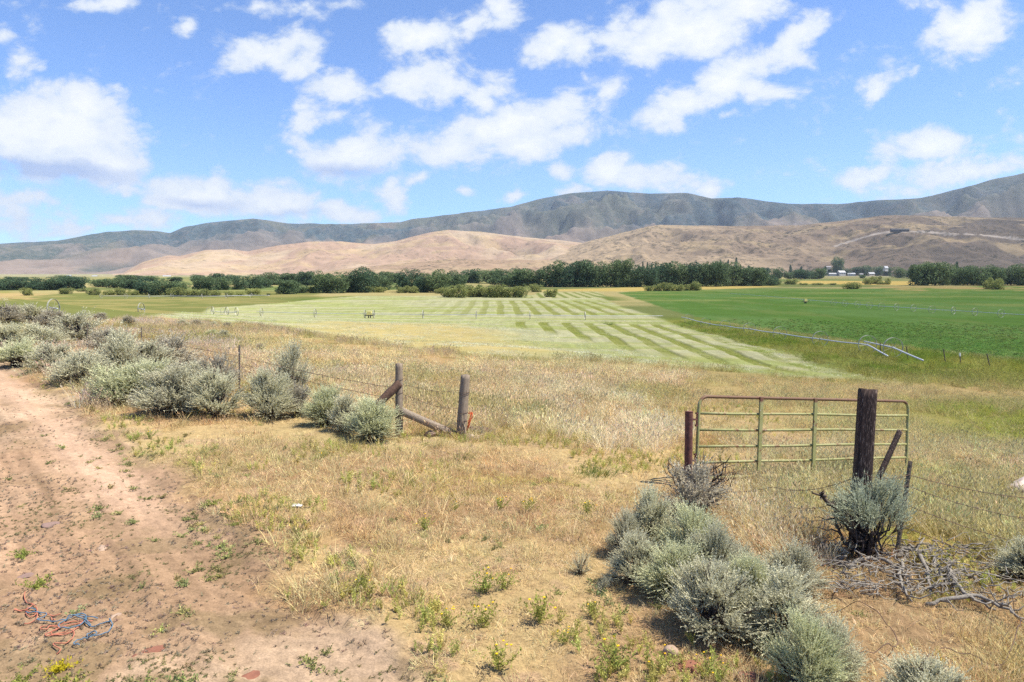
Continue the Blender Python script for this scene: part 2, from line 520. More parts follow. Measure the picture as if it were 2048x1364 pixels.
def ellipses(lst):
    acc = None
    for (px, py, rx, ry, an, st) in lst:
        d = ray(px, py); d = d / d[1]
        mp = N(wt, "ShaderNodeMapping", vector_type="TEXTURE")
        mp.inputs["Location"].default_value = (d[0], d[2], 0)
        mp.inputs["Rotation"].default_value = (0, 0, R(an))
        mp.inputs["Scale"].default_value = (rx / F * 1.12, ry / F * 1.12, 1)
        if acc is None: L(wt, uvw.outputs[0], mp.inputs[0])
        else:   # evaluated one after the other (keeps the shader small)
            ch = N(wt, "ShaderNodeVectorMath", operation="MULTIPLY_ADD"); L(wt, acc, ch.inputs[0]); ch.inputs[1].default_value = (1e-9, 1e-9, 0)
            L(wt, uvw.outputs[0], ch.inputs[2]); L(wt, ch.outputs[0], mp.inputs[0])
        ln = N(wt, "ShaderNodeVectorMath", operation="LENGTH"); L(wt, mp.outputs[0], ln.inputs[0])
        v = maprange(wt, ln.outputs["Value"], 0, 1.25, st, 0)
        if acc is None: acc = v
        else:
            mxn = N(wt, "ShaderNodeMath", operation="SMOOTH_MAX"); mxn.inputs[2].default_value = .15
            L(wt, acc, mxn.inputs[0]); L(wt, v, mxn.inputs[1]); acc = mxn.outputs[0]
    return acc


dens = ellipses(CLOUDS)
mpn = N(wt, "ShaderNodeMapping"); mpn.inputs["Rotation"].default_value = (0, 0, R(-22)); mpn.inputs["Scale"].default_value = (.75, 1.2, 1)
L(wt, uv.outputs[0], mpn.inputs[0])
cn = noise(wt, mpn.outputs[0], 14, 10, .64, .35)
cn2 = noise(wt, mpn.outputs[0], 34, 6, .6)
ca = N(wt, "ShaderNodeMath", operation="MULTIPLY_ADD"); L(wt, cn, ca.inputs[0]); ca.inputs[1].default_value = 1.35; L(wt, dens, ca.inputs[2])
vor = N(wt, "ShaderNodeTexVoronoi", feature="SMOOTH_F1"); vor.inputs["Scale"].default_value = 26; vor.inputs["Detail"].default_value = 3; vor.inputs["Roughness"].default_value = .6; vor.inputs["Smoothness"].default_value = .4
L(wt, mpn.outputs[0], vor.inputs["Vector"])
cv = N(wt, "ShaderNodeMath", operation="MULTIPLY_ADD"); L(wt, vor.outputs["Distance"], cv.inputs[0]); cv.inputs[1].default_value = -.30; L(wt, ca.outputs[0], cv.inputs[2])
cb = N(wt, "ShaderNodeMath", operation="SUBTRACT"); L(wt, cv.outputs[0], cb.inputs[0]); cb.inputs[1].default_value = .41
alpha = N(wt, "ShaderNodeMapRange", interpolation_type="SMOOTHSTEP"); L(wt, cb.outputs[0], alpha.inputs[0])
for i, v in enumerate((.13, .54, 0, .98)): alpha.inputs[i + 1].default_value = v
# only above the horizon in front
tk = N(wt, "ShaderNodeMath", operation="MULTIPLY_ADD"); L(wt, cn2, tk.inputs[0]); tk.inputs[1].default_value = .9; L(wt, cb.outputs[0], tk.inputs[2])
thick = maprange(wt, tk.outputs[0], .75, 1.35, 0, 1)
ccol = mixrgb(wt, thick, (4.4, 4.9, 5.7), (6.3, 6.35, 6.4))
bdens = ellipses(BASES)
bcn = N(wt, "ShaderNodeMath", operation="MULTIPLY_ADD"); L(wt, cn2, bcn.inputs[0]); bcn.inputs[1].default_value = .5; L(wt, bdens, bcn.inputs[2])
bmask = maprange(wt, bcn.outputs[0], .3, .85, 0, .8)
ccol2 = mixrgb(wt, bmask, ccol, (1.9, 2.7, 4.9))
tint = mixrgb(wt, 1.0, sky.outputs[0], (.73, .98, 1.33), "MULTIPLY")
SKYTINT_NODE = tint.node
final = mixrgb(wt, alpha.outputs[0], tint, ccol2)
L(wt, final, bg.inputs["Color"]); L(wt, bg.outputs[0], wo.inputs[0])

# ------------------------------------------------------------------ ground sheet
az = np.concatenate([np.linspace(-180, -50, 40, endpoint=False), np.linspace(-50, 50, 1180), np.linspace(50, 180, 40, endpoint=False)[1:]])
az = np.radians(az)
rr = np.concatenate([[.05, 1.5, 3.0], 1 / np.linspace(1 / 4.2, 1 / 58, 470, endpoint=False), 1 / np.linspace(1 / 58, 1 / 1500, 250), np.geomspace(1600, 12000, 40)])
AZ, RR = np.meshgrid(az, rr)
GX = (RR * np.sin(AZ)).ravel(); GY = (RR * np.cos(AZ)).ravel(); rad = RR.ravel()
GZ = ground_z(GX, GY)
x, y = GX, GY
n_big = fbm(x / 9, y / 9, 41, 4); n_mid = fbm(x / 2.2, y / 2.2, 42, 4); n_sm = fbm(x / .6, y / .6, 43, 4); n_huge = fbm(x / 60, y / 60, 44, 4)
n_far = fbm(x / 220, y / 90, 45, 3)
q = y + .8 * x
# valley floor far off
C = mix(A(128, 135, 82)[None] + 0 * x[:, None], A(186, 172, 118), ss(.42, .6, n_far))
C = mix(C, A(120, 140, 80), ss(.55, .62, fbm(x / 130 + 7, y / 200, 46, 2)) * .6)
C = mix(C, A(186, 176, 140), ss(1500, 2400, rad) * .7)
# slope: dry straw with green flushes
S = mix(A(196, 172, 118)[None] + 0 * x[:, None], A(150, 148, 80), ss(.48, .7, n_big))
S = mix(S, A(178, 150, 112), ss(.5, .75, n_mid) * .6)
S = mix(S, A(150, 152, 78), ss(10, 40, x - .1 * y) * ss(.3, .55, n_big) * .75)
slope_m = 1 - ss(140, 170, q)
C = mix(C, S, slope_m)
C = mix(C, mix(A(118, 134, 60)[None] + 0 * x[:, None], A(152, 150, 78), ss(.42, .62, n_big)), ss(9, 20, x) * ss(36, 52, y) * (1 - ss(150, 170, y)) * .9)
# green flush towards the field margin on the right
C = mix(C, A(122, 138, 62), ss(.38, .6, fbm(x / 6, y / 6, 47, 3)) * ss(14, 30, x) * (1 - ss(120, 150, y)) * ss(24, 45, y) * .85)
sd = sdpoly(PAST, x, y); C = mix(C, mix(A(130, 134, 78)[None] + 0 * x[:, None], A(158, 150, 94), ss(.45, .62, fbm(x / 30, y / 8, 48, 3))), ss(-3, 3, sd + wob(x, y, 20, 4, 51)))
# bench close to the camera
B = mix(A(206, 178, 128)[None] + 0 * x[:, None], A(186, 150, 112), ss(.45, .65, n_mid))
B = mix(B, A(188, 172, 122), ss(.5, .7, n_big) * .6)
B = mix(B, A(200, 168, 136), ss(.52, .68, n_sm) * .7)
C = mix(C, B, 1 - ss(16, 30, q + 6 * (n_mid - .5)))
sd = sdpoly(TALL, x, y); C = mix(C, mix(A(190, 160, 112)[None] + 0 * x[:, None], A(150, 132, 80), ss(.4, .65, n_mid)), ss(-.6, 1.2, sd + wob(x, y, 2, .6, 52)))
sd = sdpoly(GPATCH, x, y); C = mix(C, A(150, 158, 70), ss(-1, 2, sd + wob(x, y, 3, 1.2, 53)) * .8)
sd = sdpoly(TRACK, x, y); C = mix(C, A(218, 190, 140), ss(-.3, .5, sd + wob(x, y, 1, .4, 54)) * .8)
sd = sdpoly(FENCEDIRT, x, y); C = mix(C, mix(A(186, 152, 116)[None] + 0 * x[:, None], A(196, 164, 120), n_sm), ss(-.4, .6, sd + wob(x, y, 1, .5, 55)) * .8)
# mown hay field
sdh = sdpoly(HAY, x, y)
hay_m = ss(-1, 1, (sdh + wob(x, y, 6, 1.2, 56) + wob(x, y, 1.5, .8, 156) * ss(90, 60, y)) / (1 + 2.0 * ss(90, 55, y)))
Hc = mix(A(190, 188, 146)[None] + 0 * x[:, None], A(172, 178, 112), ss(.4, .65, fbm(x / 25, y / 5, 57, 3)))
Hc = mix(Hc, A(206, 194, 140), ss(.5, .75, n_mid) * .3)
xs, stripe, stripe_amt = hay_rows(x, y)
rows = 1 - .35 * ss(.35, .5, np.abs(((xs / 4.7 + .12) % 1.0 - .5) * 6 % 1.0 - .5) * 2)
stripe_amt = stripe_amt * ss(1.0, 4.0, sdh) * (.7 + .3 * ss(.3, .5, fbm(x / 3, y / 9, 68, 3)))
Hc = Hc * (1 + .35 * (fbm(xs / .7, y / 6, 69, 3) - .5))[:, None]
Hc = mix(Hc, mix(A(128, 138, 62)[None] + 0 * x[:, None], A(152, 154, 84), rows), stripe * stripe_amt * .95)
low = ss(30, 80, 150 - y) * ss(-5, 12, x)
Hc = mix(Hc, A(160, 166, 88), low * ss(.38, .6, fbm(x / 9, y / 4, 59, 3)) * .6 * (1 - stripe_amt))
sdy = sdpoly(YEL, x, y)
Hc = mix(Hc, mix(A(212, 194, 138)[None] + 0 * x[:, None], A(196, 178, 112), n_mid), ss(-6, 6, sdy + wob(x, y, 12, 5, 60)))
C = mix(C, Hc, hay_m)
GZ = GZ + .16 * (1 - stripe) * stripe_amt * hay_m * (.6 + .8 * n_mid)    # the cut hay lies in low windrows
sd = sdpoly(HAYFAR, x, y)
st2 = ss(.35, .42, (x / 5.0) % 1) * (1 - ss(.78, .85, (x / 5.0) % 1))
C = mix(C, mix(A(192, 188, 136)[None] + 0 * x[:, None], A(130, 140, 72), st2 * .9), ss(-1, 1, sd))
# green margin beyond the hay field
C = mix(C, A(108, 128, 62), ss(-14, -1, sdh) * (1 - ss(-1.5, .5, sdh)) * ss(255, 262, y) * (1 - ss(300, 320, y)) * .9)
# alfalfa
sda = sdpoly(ALF, x, y)
Ac = mix(A(98, 129, 62)[None] + 0 * x[:, None], A(106, 136, 74), ss(.35, .65, fbm(x / 18, y / 30, 61, 4)))
Ac = mix(Ac, A(140, 150, 84), ss(.5, .7, fbm(x / 60 + 3, y / 22, 62, 3)) * ss(190, 230, y) * .8)
Ac = mix(Ac, A(126, 140, 80), ss(.56, .7, fbm(x / 7, y / 22, 163, 3)) * .5)
Ac = mix(Ac, A(84, 124, 62), ss(.5, .8, n_mid) * .35)
alf_m = ss(-1.0, 1.0, sda + wob(x, y, 5, 1.5, 63))
C = mix(C, Ac, alf_m)
for poly, c in ((WHEAT1, (206, 182, 108)), (WHEAT2, (214, 186, 110))):
    sd = sdpoly(poly, x, y); C = mix(C, A(*c), ss(-4, 4, sd))
sd = sdpoly(DRYR, x, y); C = mix(C, mix(A(178, 158, 104)[None] + 0 * x[:, None], A(120, 140, 74), ss(.45, .6, fbm(x / 20, y / 30, 64, 3))), ss(-4, 6, sd + wob(x, y, 30, 14, 65)))
# dirt road
rm = m_road(x, y)
Rc = mix(A(212, 176, 146)[None] + 0 * x[:, None], A(186, 148, 118), ss(.4, .65, n_mid))
Rc = mix(Rc, A(158, 130, 98), ss(.5, .68, n_sm) * .75)
Rc = mix(Rc, A(198, 156, 126), ss(.5, .7, n_big) * .6)
sdr = sdpoly(ROAD, x, y)
al_ = (x * RDIR[0] + y * RDIR[1])
streak = fbm(sdr / .13, al_ / 3.5, 67, 3)
Rc = Rc * np.array([.97, 1.06, 1.06]) * (1 + .75 * (streak - .5) * ss(5.5, 8, y))[:, None]
Rc = mix(Rc, A(216, 182, 154) * 1.12, np.exp(-((sdr - .75 + wob(x, y, 2, .3, 66)) / .45) ** 2) * .75 * ss(7, 10, y))
C = mix(C, Rc, rm)
C = np.clip(C, .004, .9)
MKc = np.stack([np.maximum(rm, .35 * (1 - ss(16, 30, q))), hay_m, alf_m], -1)

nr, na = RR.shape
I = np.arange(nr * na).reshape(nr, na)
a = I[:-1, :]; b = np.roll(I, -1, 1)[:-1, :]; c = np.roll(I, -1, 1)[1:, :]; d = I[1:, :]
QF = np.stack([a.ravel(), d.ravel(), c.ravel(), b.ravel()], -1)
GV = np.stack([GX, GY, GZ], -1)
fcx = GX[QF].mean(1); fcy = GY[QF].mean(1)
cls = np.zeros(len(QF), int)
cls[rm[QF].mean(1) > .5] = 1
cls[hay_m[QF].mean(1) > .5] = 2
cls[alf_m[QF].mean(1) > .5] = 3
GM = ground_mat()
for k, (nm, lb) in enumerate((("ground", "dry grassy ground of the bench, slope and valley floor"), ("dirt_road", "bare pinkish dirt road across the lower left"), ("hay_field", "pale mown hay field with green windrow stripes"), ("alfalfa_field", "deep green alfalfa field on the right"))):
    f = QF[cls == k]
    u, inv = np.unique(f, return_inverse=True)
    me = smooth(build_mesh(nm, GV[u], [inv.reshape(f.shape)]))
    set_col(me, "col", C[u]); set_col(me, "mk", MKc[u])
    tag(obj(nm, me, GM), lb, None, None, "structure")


# ------------------------------------------------------------------ hills
def skyline(pts, pxs):
    p = np.array(pts, float)
    return np.interp(pxs, p[:, 0], p[:, 1])


def hill(name, label, pts, rc, r0, r1, px0, px1, ncol, nrow, mat, colfn, seed, amp, gul, base=-8.0, ends=None, front=None, pw=.85):
    """height field: crest at distance rc(px) whose outline is the photo's ridge, flanks cut by gullies"""
    pxs = np.linspace(px0, px1, ncol)
    ys = skyline(pts, pxs)
    jag = (fbm(pxs / 26, pxs * 0 + seed, seed, 4) - .5) * 2.2
    ys = ys + jag
    dv = ray(pxs, ys); hor = np.hypot(dv[:, 0], dv[:, 1])
    slope = dv[:, 2] / hor; azs = np.arctan2(dv[:, 0], dv[:, 1])
    rcv = rc(pxs) if callable(rc) else np.full(ncol, rc)
    r0v = r0(pxs) if callable(r0) else np.full(ncol, r0)
    t = np.linspace(0, 1.5, nrow)[:, None]
    tt = np.minimum(t, 1.0)
    r = np.where(t <= 1, r0v + (rcv - r0v) * t, rcv + (r1 - rcv) * (t - 1) / .5)
    X = r * np.sin(azs); Y = r * np.cos(azs)
    H = CAM[2] + slope * rcv - base
    s = 1 - (1 - tt) ** 1.0
    prof = tt ** pw * (.82 + .18 * tt)
    gn = fbm(X / gul + seed, Y / (gul * 1.6), seed + 1, 5, .5)
    rid = 1 - np.abs(2 * gn - 1)
    g2 = fbm(X / (gul * .33), Y / (gul * .4) + 9, seed + 2, 4)
    env = np.sin(np.pi * np.clip(tt, 0, 1)) ** .8
    h = H * np.clip(prof + env * (amp * (rid - .72) * 1.6 + amp * .35 * (g2 - .5)), 0, 1.2)
    back = np.where(t > 1, 1 - ((t - 1) / .5) ** 1.2, 1.0)
    # never rise above the crest line as seen from the camera
    lim = (CAM[2] + (slope - .0006) * r - base)
    h = np.where(t < 1, np.minimum(h, lim), h)
    Z = base + h * back
    V = np.stack([X, Y, Z], -1).reshape(-1, 3)
    J = np.arange(nrow * ncol).reshape(nrow, ncol)
    f = np.stack([J[:-1, :-1], J[:-1, 1:], J[1:, 1:], J[1:, :-1]], -1).reshape(-1, 4)
    me = smooth(build_mesh(name, V, [f]))
    cc = colfn(X.ravel(), Y.ravel(), np.broadcast_to(tt, X.shape).ravel(), rid.ravel(), np.broadcast_to(pxs, X.shape).ravel(), Z.ravel())
    set_col(me, "col", cc)
    return tag(obj(name, me, mat), label, None, None, "structure")


MOUNT = [(-900, 500), (-300, 492), (0, 487), (115, 480), (170, 470), (220, 462), (280, 459), (315, 461), (340, 465), (372, 452), (400, 447), (450, 441), (505, 436), (540, 440), (575, 446), (700, 447), (800, 444), (825, 437), (925, 425), (1024, 412), (1074, 398), (1140, 386), (1214, 380), (1260, 384), (1304, 386), (1374, 385), (1424, 396), (1474, 394), (1574, 406), (1674, 407), (1749, 400), (1844, 395), (1924, 375), (1985, 358), (2048, 345), (2300, 332), (2900, 400)]
TAN = [(-100, 552), (180, 552), (246, 546), (284, 524), (335, 511), (359, 512), (410, 500), (461, 498), (495, 502), (547, 492), (615, 483), (680, 482), (710, 485), (750, 488), (800, 480), (860, 464), (895, 459), (960, 463), (1050, 474), (1150, 483), (1250, 500), (1400, 520), (1500, 545)]
SAGEH = [(1030, 548), (1075, 522), (1120, 500), (1180, 482), (1230, 469), (1290, 454), (1320, 450), (1450, 452), (1600, 450), (1700, 440), (1750, 433), (1790, 430), (1900, 433), (2048, 436), (2400, 440), (2900, 470)]
NEARR = [(560, 560), (690, 538), (770, 530), (830, 524), (900, 517), (1000, 519), (1100, 520), (1200, 528), (1330, 538), (1500, 552)]

HM = hill_mat("mountain_brush", .02, tuple(A(172, 156, 146)), .46, .60, .42)
TM = hill_mat("dry_hill_grass", .035, tuple(A(110, 100, 76)), .54, .62, .7)
GMh = hill_mat("sage_hill_brush", .045, tuple(A(78, 76, 64)), .50, .56, .8)


def c_mount(X, Y, t, rid, px, Z):
    c = mix(A(84, 102, 108)[None] + 0 * X[:, None], A(112, 116, 104), ss(.42, .6, fbm(X / 700, Y / 900, 71, 4)))  # brush base made bluer, some distance haze put into the colour
    c = mix(c, A(174, 152, 136), (1 - ss(.12, .5, t + .5 * (fbm(X / 500, Y / 700, 78, 4) - .5))) * .85)
    c = mix(c, A(150, 138, 128), ss(.6, .72, fbm(X / 300, Y / 900, 79, 4)) * .6 * (1 - .6 * ss(950, 1500, px)))
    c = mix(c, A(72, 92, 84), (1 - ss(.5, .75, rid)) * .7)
    return c


def c_tan(X, Y, t, rid, px, Z):
    c = mix(A(218, 192, 160)[None] + 0 * X[:, None], A(204, 172, 146), ss(.4, .6, fbm(X / 260, Y / 400, 72, 4)))
    c = mix(c, A(222, 194, 148), ss(.5, .7, fbm(X / 120, Y / 160, 73, 4)) * .6)
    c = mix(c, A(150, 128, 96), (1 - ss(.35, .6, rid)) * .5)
    return c


def c_sage(X, Y, t, rid, px, Z):
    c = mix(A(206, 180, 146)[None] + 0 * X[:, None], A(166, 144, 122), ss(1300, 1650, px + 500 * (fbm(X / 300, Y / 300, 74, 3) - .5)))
    c = mix(c, A(132, 118, 104), ss(1600, 1950, px + 300 * (fbm(X / 200, Y / 300, 75, 3) - .5)) * .9)  # darker brush to the right, with cloud shadow mixed into its colour
    c = mix(c, A(210, 184, 142), ss(.56, .68, fbm(X / 200, Y / 120, 76, 4)) * .6)
    # graded track across the right slope
    return c


def c_near(X, Y, t, rid, px, Z):
    return mix(A(196, 166, 136)[None] + 0 * X[:, None], A(208, 180, 142), ss(.4, .6, fbm(X / 160, Y / 120, 77, 4)))


hill("mountains", "long blue-grey brush covered mountain range on the skyline", MOUNT, lambda p: 9000 + 600 * np.sin(p / 330.), 5600, 11500, -700, 2750, 820, 120, HM, c_mount, 81, .5, 800)
hill("hills", "rolling tan grass hills left of centre under the mountains", TAN, lambda p: 4600 + 250 * np.sin(p / 120.), lambda p: 3000 + 120 * np.sin(p / 70.), 5600, -100, 1500, 520, 110, TM, c_tan, 91, .30, 420)
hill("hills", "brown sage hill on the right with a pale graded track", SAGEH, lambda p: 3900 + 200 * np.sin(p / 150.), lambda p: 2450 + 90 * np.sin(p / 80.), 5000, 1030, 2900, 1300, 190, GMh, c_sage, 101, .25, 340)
hill("hills", "low pinkish ridge dotted with brush behind the central trees", NEARR, 2700, 2250, 3100, 560, 1500, 320, 50, GMh, c_near, 111, .1, 160)

# ------------------------------------------------------------------ settings
scene.view_settings.view_transform = "Standard"
scene.view_settings.look = "None"
scene.view_settings.gamma = 1
scene.view_settings.exposure = 1.0
scene.render.engine = "CYCLES"
scene.cycles.max_bounces = 6
scene.cycles.use_denoising = False
scene.cycles.use_adaptive_sampling = False
scene.cycles.sample_clamp_direct = 4.0
scene.cycles.sample_clamp_indirect = 1.5
scene.cycles.diffuse_bounces = 3
scene.cycles.transmission_bounces = 3
# ------------------------------------------------------------------ plants: shared builders
def rnd_dirs(n, g):
    v = g.normal(size=(n, 3)); return v / np.linalg.norm(v, axis=1)[:, None]


def cards(c, axis, length, width, g, bend=0.0):
    """one thin diamond leaf per row: centre base c, direction axis"""
    n = len(c)
    length = np.broadcast_to(length, (n,))[:, None]; width = np.broadcast_to(width, (n,))[:, None]
    s = np.cross(axis, rnd_dirs(n, g)); s /= np.linalg.norm(s, axis=1)[:, None] + 1e-9
    V = np.stack([c, c + axis * length * .55 + s * width * .5, c + axis * length, c + axis * length * .55 - s * width * .5], 1).reshape(-1, 3)
    Fq = np.arange(4 * n).reshape(n, 4)
    return V, Fq


def blades(base, tipdir, length, width, g, droop=.3, segs=2):
    """grass blades: tapered strips that lean and droop"""
    n = len(base)
    length = np.broadcast_to(length, (n,)); width = np.broadcast_to(width, (n,))
    side = np.cross(tipdir, np.array([0, 0, 1.0])) + g.normal(size=(n, 3)) * .35
    side /= np.linalg.norm(side, axis=1)[:, None] + 1e-9
    rows = []
    for k in range(segs + 1):
        t = k / segs
        p = base + tipdir * (length * t)[:, None]
        p = p + np.stack([tipdir[:, 0], tipdir[:, 1], -np.abs(g.normal(1, .3, n)) * .7], -1) * (droop * length * t * t)[:, None] * .8
        w = (width * (1 - .8 * t))[:, None] * .5
        if k == 0: rows.append((p - side * w, p + side * w)); continue
        rows.append((p - side * w, p + side * w))
    V = np.stack([v for r in rows for v in r], 1).reshape(-1, 3)
    m = 2 * (segs + 1)
    idx = np.arange(n)[:, None] * m
    Fq = np.concatenate([idx + np.array([[2 * k, 2 * k + 1, 2 * k + 3, 2 * k + 2]]) for k in range(segs)], 0)
    return V, Fq


def tuft(seed, n, hmin, hmax, spread, lean, width, droop=.35, heads=0, headlen=.06, headw=.012, segs=2, wind=(.25, .0)):
    g = np.random.default_rng(seed)
    ang = g.uniform(0, 2 * math.pi, n); rad = spread * np.sqrt(g.uniform(0, 1, n))
    base = np.stack([rad * np.cos(ang), rad * np.sin(ang), np.full(n, -.01)], -1)
    a2 = ang + g.normal(0, .6, n); ln = np.abs(g.normal(lean, lean * .5, n))
    d = np.stack([np.cos(a2) * ln + wind[0], np.sin(a2) * ln + wind[1], np.ones(n)], -1); d /= np.linalg.norm(d, axis=1)[:, None]
    h = g.uniform(hmin, hmax, n)
    mb = MB()
    V, Fq = blades(base, d, h, width * g.uniform(.7, 1.3, n), g, droop, segs)
    mb.add(V, None, Fq)
    if heads:
        k = g.choice(n, heads, replace=False)
        tips = base[k] + d[k] * h[k][:, None] + np.stack([d[k][:, 0], d[k][:, 1], -np.full(heads, .7)], -1) * (droop * h[k] * .75)[:, None]
        for q_ in range(2):
            V, Fq = cards(tips - d[k] * headlen * .5, d[k] + g.normal(0, .15, (heads, 3)), headlen * g.uniform(.7, 1.3, heads), headw, g)
            mb.add(V, None, Fq)
    return mb.mesh("tuft", False)


def weed(seed, n, h, spread, leaf, leafw, per, up=1.0):
    g = np.random.default_rng(seed); mb = MB()
    for i in range(n):
        a = g.uniform(0, 2 * math.pi); ln = g.uniform(.15, 1) * spread
        tip = np.array([math.cos(a) * ln, math.sin(a) * ln, h * g.uniform(.5, 1.0) * up])
        ts = np.sort(g.uniform(.15, 1, per))
        c = tip * ts[:, None]; c[:, 2] = tip[2] * ts ** .8
        dr = rnd_dirs(per, g) * .8 + np.array([0, 0, .4]); dr /= np.linalg.norm(dr, axis=1)[:, None]
        V, Fq = cards(c, dr, leaf * g.uniform(.6, 1.3, per), leafw, g); mb.add(V, None, Fq)
        V, Fq = blades(np.zeros((1, 3)), (tip / np.linalg.norm(tip))[None], np.linalg.norm(tip), .004, g, 0, 1); mb.add(V, None, Fq)
    return mb.mesh("weed", False)


def scatter(name, label, pts, protos, mat, col, smin, smax, tilt=.12, seed=0, kind="stuff", sz=None):
    """very many small plants as ONE object: instances of a few tufts on points"""
    g = np.random.default_rng(seed + 999); n = len(pts)
    src = bpy.data.collections.new(name + "_kinds")
    for i, me in enumerate(protos):
        if not me.materials: me.materials.append(mat)
        src.objects.link(bpy.data.objects.new("%s_kind_%d" % (name, i), me))
    me = bpy.data.meshes.new(name); me.vertices.add(n); me.vertices.foreach_set("co", np.asarray(pts, np.float32).ravel())
    rot = np.stack([g.normal(0, tilt, n), g.normal(0, tilt, n), g.uniform(0, 6.283, n)], -1).astype(np.float32)
    s = g.uniform(smin, smax, n); s3 = np.stack([s, s, s * g.uniform(.8, 1.2, n) * (1 if sz is None else sz)], -1).astype(np.float32)
    for nm, typ, key, arr in (("rot", "FLOAT_VECTOR", "vector", rot), ("scl", "FLOAT_VECTOR", "vector", s3), ("idx", "INT", "value", g.integers(0, len(protos), n).astype(np.int32))):
        at = me.attributes.new(nm, typ, "POINT"); at.data.foreach_set(key, arr.ravel())
    set_col(me, "col", col)
    o = obj(name, me)
    nt = bpy.data.node_groups.new(name + "_spread", "GeometryNodeTree")
    nt.interface.new_socket("Geometry", in_out="INPUT", socket_type="NodeSocketGeometry"); nt.interface.new_socket("Geometry", in_out="OUTPUT", socket_type="NodeSocketGeometry")
    gi = nt.nodes.new("NodeGroupInput"); go = nt.nodes.new("NodeGroupOutput")
    iop = nt.nodes.new("GeometryNodeInstanceOnPoints"); ci = nt.nodes.new("GeometryNodeCollectionInfo")
    ci.inputs["Collection"].default_value = src; ci.inputs["Separate Children"].default_value = True; ci.inputs["Reset Children"].default_value = True
    def attr(nm, dt):
        a_ = nt.nodes.new("GeometryNodeInputNamedAttribute"); a_.data_type = dt; a_.inputs["Name"].default_value = nm; return a_.outputs[0]
    e2r = nt.nodes.new("FunctionNodeEulerToRotation"); nt.links.new(attr("rot", "FLOAT_VECTOR"), e2r.inputs[0])
    nt.links.new(gi.outputs[0], iop.inputs["Points"]); nt.links.new(ci.outputs[0], iop.inputs["Instance"])
    iop.inputs["Pick Instance"].default_value = True
    nt.links.new(attr("idx", "INT"), iop.inputs["Instance Index"]); nt.links.new(e2r.outputs[0], iop.inputs["Rotation"]); nt.links.new(attr("scl", "FLOAT_VECTOR"), iop.inputs["Scale"])
    nt.links.new(iop.outputs[0], go.inputs[0])
    md = o.modifiers.new("spread", "NODES"); md.node_group = nt
    return tag(o, label, None, None, kind)


def sample_wedge(n, r0, r1, seed, power=1.0, half=52):
    """random ground positions in front; density falls with distance as r**-power"""
    g = np.random.default_rng(seed); n = int(n * half / 42)
    u = g.uniform(0, 1, n); e = 2 - power
    r = (r0 ** e + u * (r1 ** e - r0 ** e)) ** (1 / e) if abs(e) > 1e-6 else r0 * (r1 / r0) ** u
    a = np.radians(g.uniform(-half, half, n))
    return r * np.sin(a), r * np.cos(a)


def keep(p, seed):
    return np.random.default_rng(seed).uniform(0, 1, len(p)) < p


def P3(x, y): return np.stack([x, y, ground_z(x, y)], -1)


def jitcol(c, n, seed, h=.12, v=.18):
    g = np.random.default_rng(seed)
    c = np.broadcast_to(c, (n, 3)).copy()
    dry = np.clip((c[:, :1] - c[:, 1:2]) / (c[:, :1] + 1e-6) / .3, 0, 1)   # dry stalks bleach towards grey straw
    c = c * (1 + dry * np.array([[-.03, .12, .42]]))
    return c * (1 + g.normal(0, v, n))[:, None] * (1 + g.normal(0, h * .5, (n, 3)))


GRASS = leaf_mat("grass_blades", (0, 0, 0), (0, 0, 0), .35, True, jit=.3)
LEAFY = leaf_mat("weed_leaves", (0, 0, 0), (0, 0, 0), .3, True, jit=.25)
GC = 1.65   # vegetation shades itself, so its own colour is a little lighter than the patch it makes
def V_(*c): return lin(*c) / K * GC

short_dry = [tuft(i, 20, .03, .10, .08, .6, .005, .5) for i in range(5)]
golden = [tuft(20 + i, 26, .12, .30, .10, .42, .006, .45, 6, .04, .010) for i in range(5)]
tall_dry = [tuft(40 + i, 34, .32, .72, .16, .30, .008, .40, 16, .09, .018, 3, (.35, -.05)) for i in range(6)]
tall_far = [tuft(60 + i, 26, .35, .75, .28, .32, .016, .38, 12, .10, .032, 2, (.35, -.05)) for i in range(5)]
green_grass = [tuft(80 + i, 30, .18, .45, .13, .35, .009, .5, 0) for i in range(5)]
mat_weed = [weed(100 + i, 9, .035, .10, .018, .010, 9) for i in range(5)]
herb = [weed(120 + i, 9, .20, .10, .026, .010, 14) for i in range(5)]

PILE = upoly([(1620, 1095), (1790, 1062), (1960, 1090), (2090, 1160), (2090, 1280), (1850, 1250), (1660, 1180)])
# ---- zones as functions
def zones(x, y):
    z = {}
    z["road"] = m_road(x, y)
    z["q"] = y + .8 * x
    z["hay"] = ss(-.5, .5, sdpoly(HAY, x, y)); z["alf"] = ss(-1.5, 1, sdpoly(ALF, x, y))
    z["tall"] = ss(-1.0, 1.2, sdpoly(TALL, x, y) + wob(x, y, 2.5, 1.2, 52))
    z["gp"] = ss(-1, 2, sdpoly(GPATCH, x, y) + wob(x, y, 3, 1.2, 53))
    z["track"] = ss(-.3, .5, sdpoly(TRACK, x, y))
    z["pile"] = ss(-.15, .15, sdpoly(PILE, x, y))
    z["big"] = fbm(x / 9, y / 9, 41, 4); z["mid"] = fbm(x / 2.2, y / 2.2, 42, 4); z["sm"] = fbm(x / .6, y / .6, 43, 4)
    return z

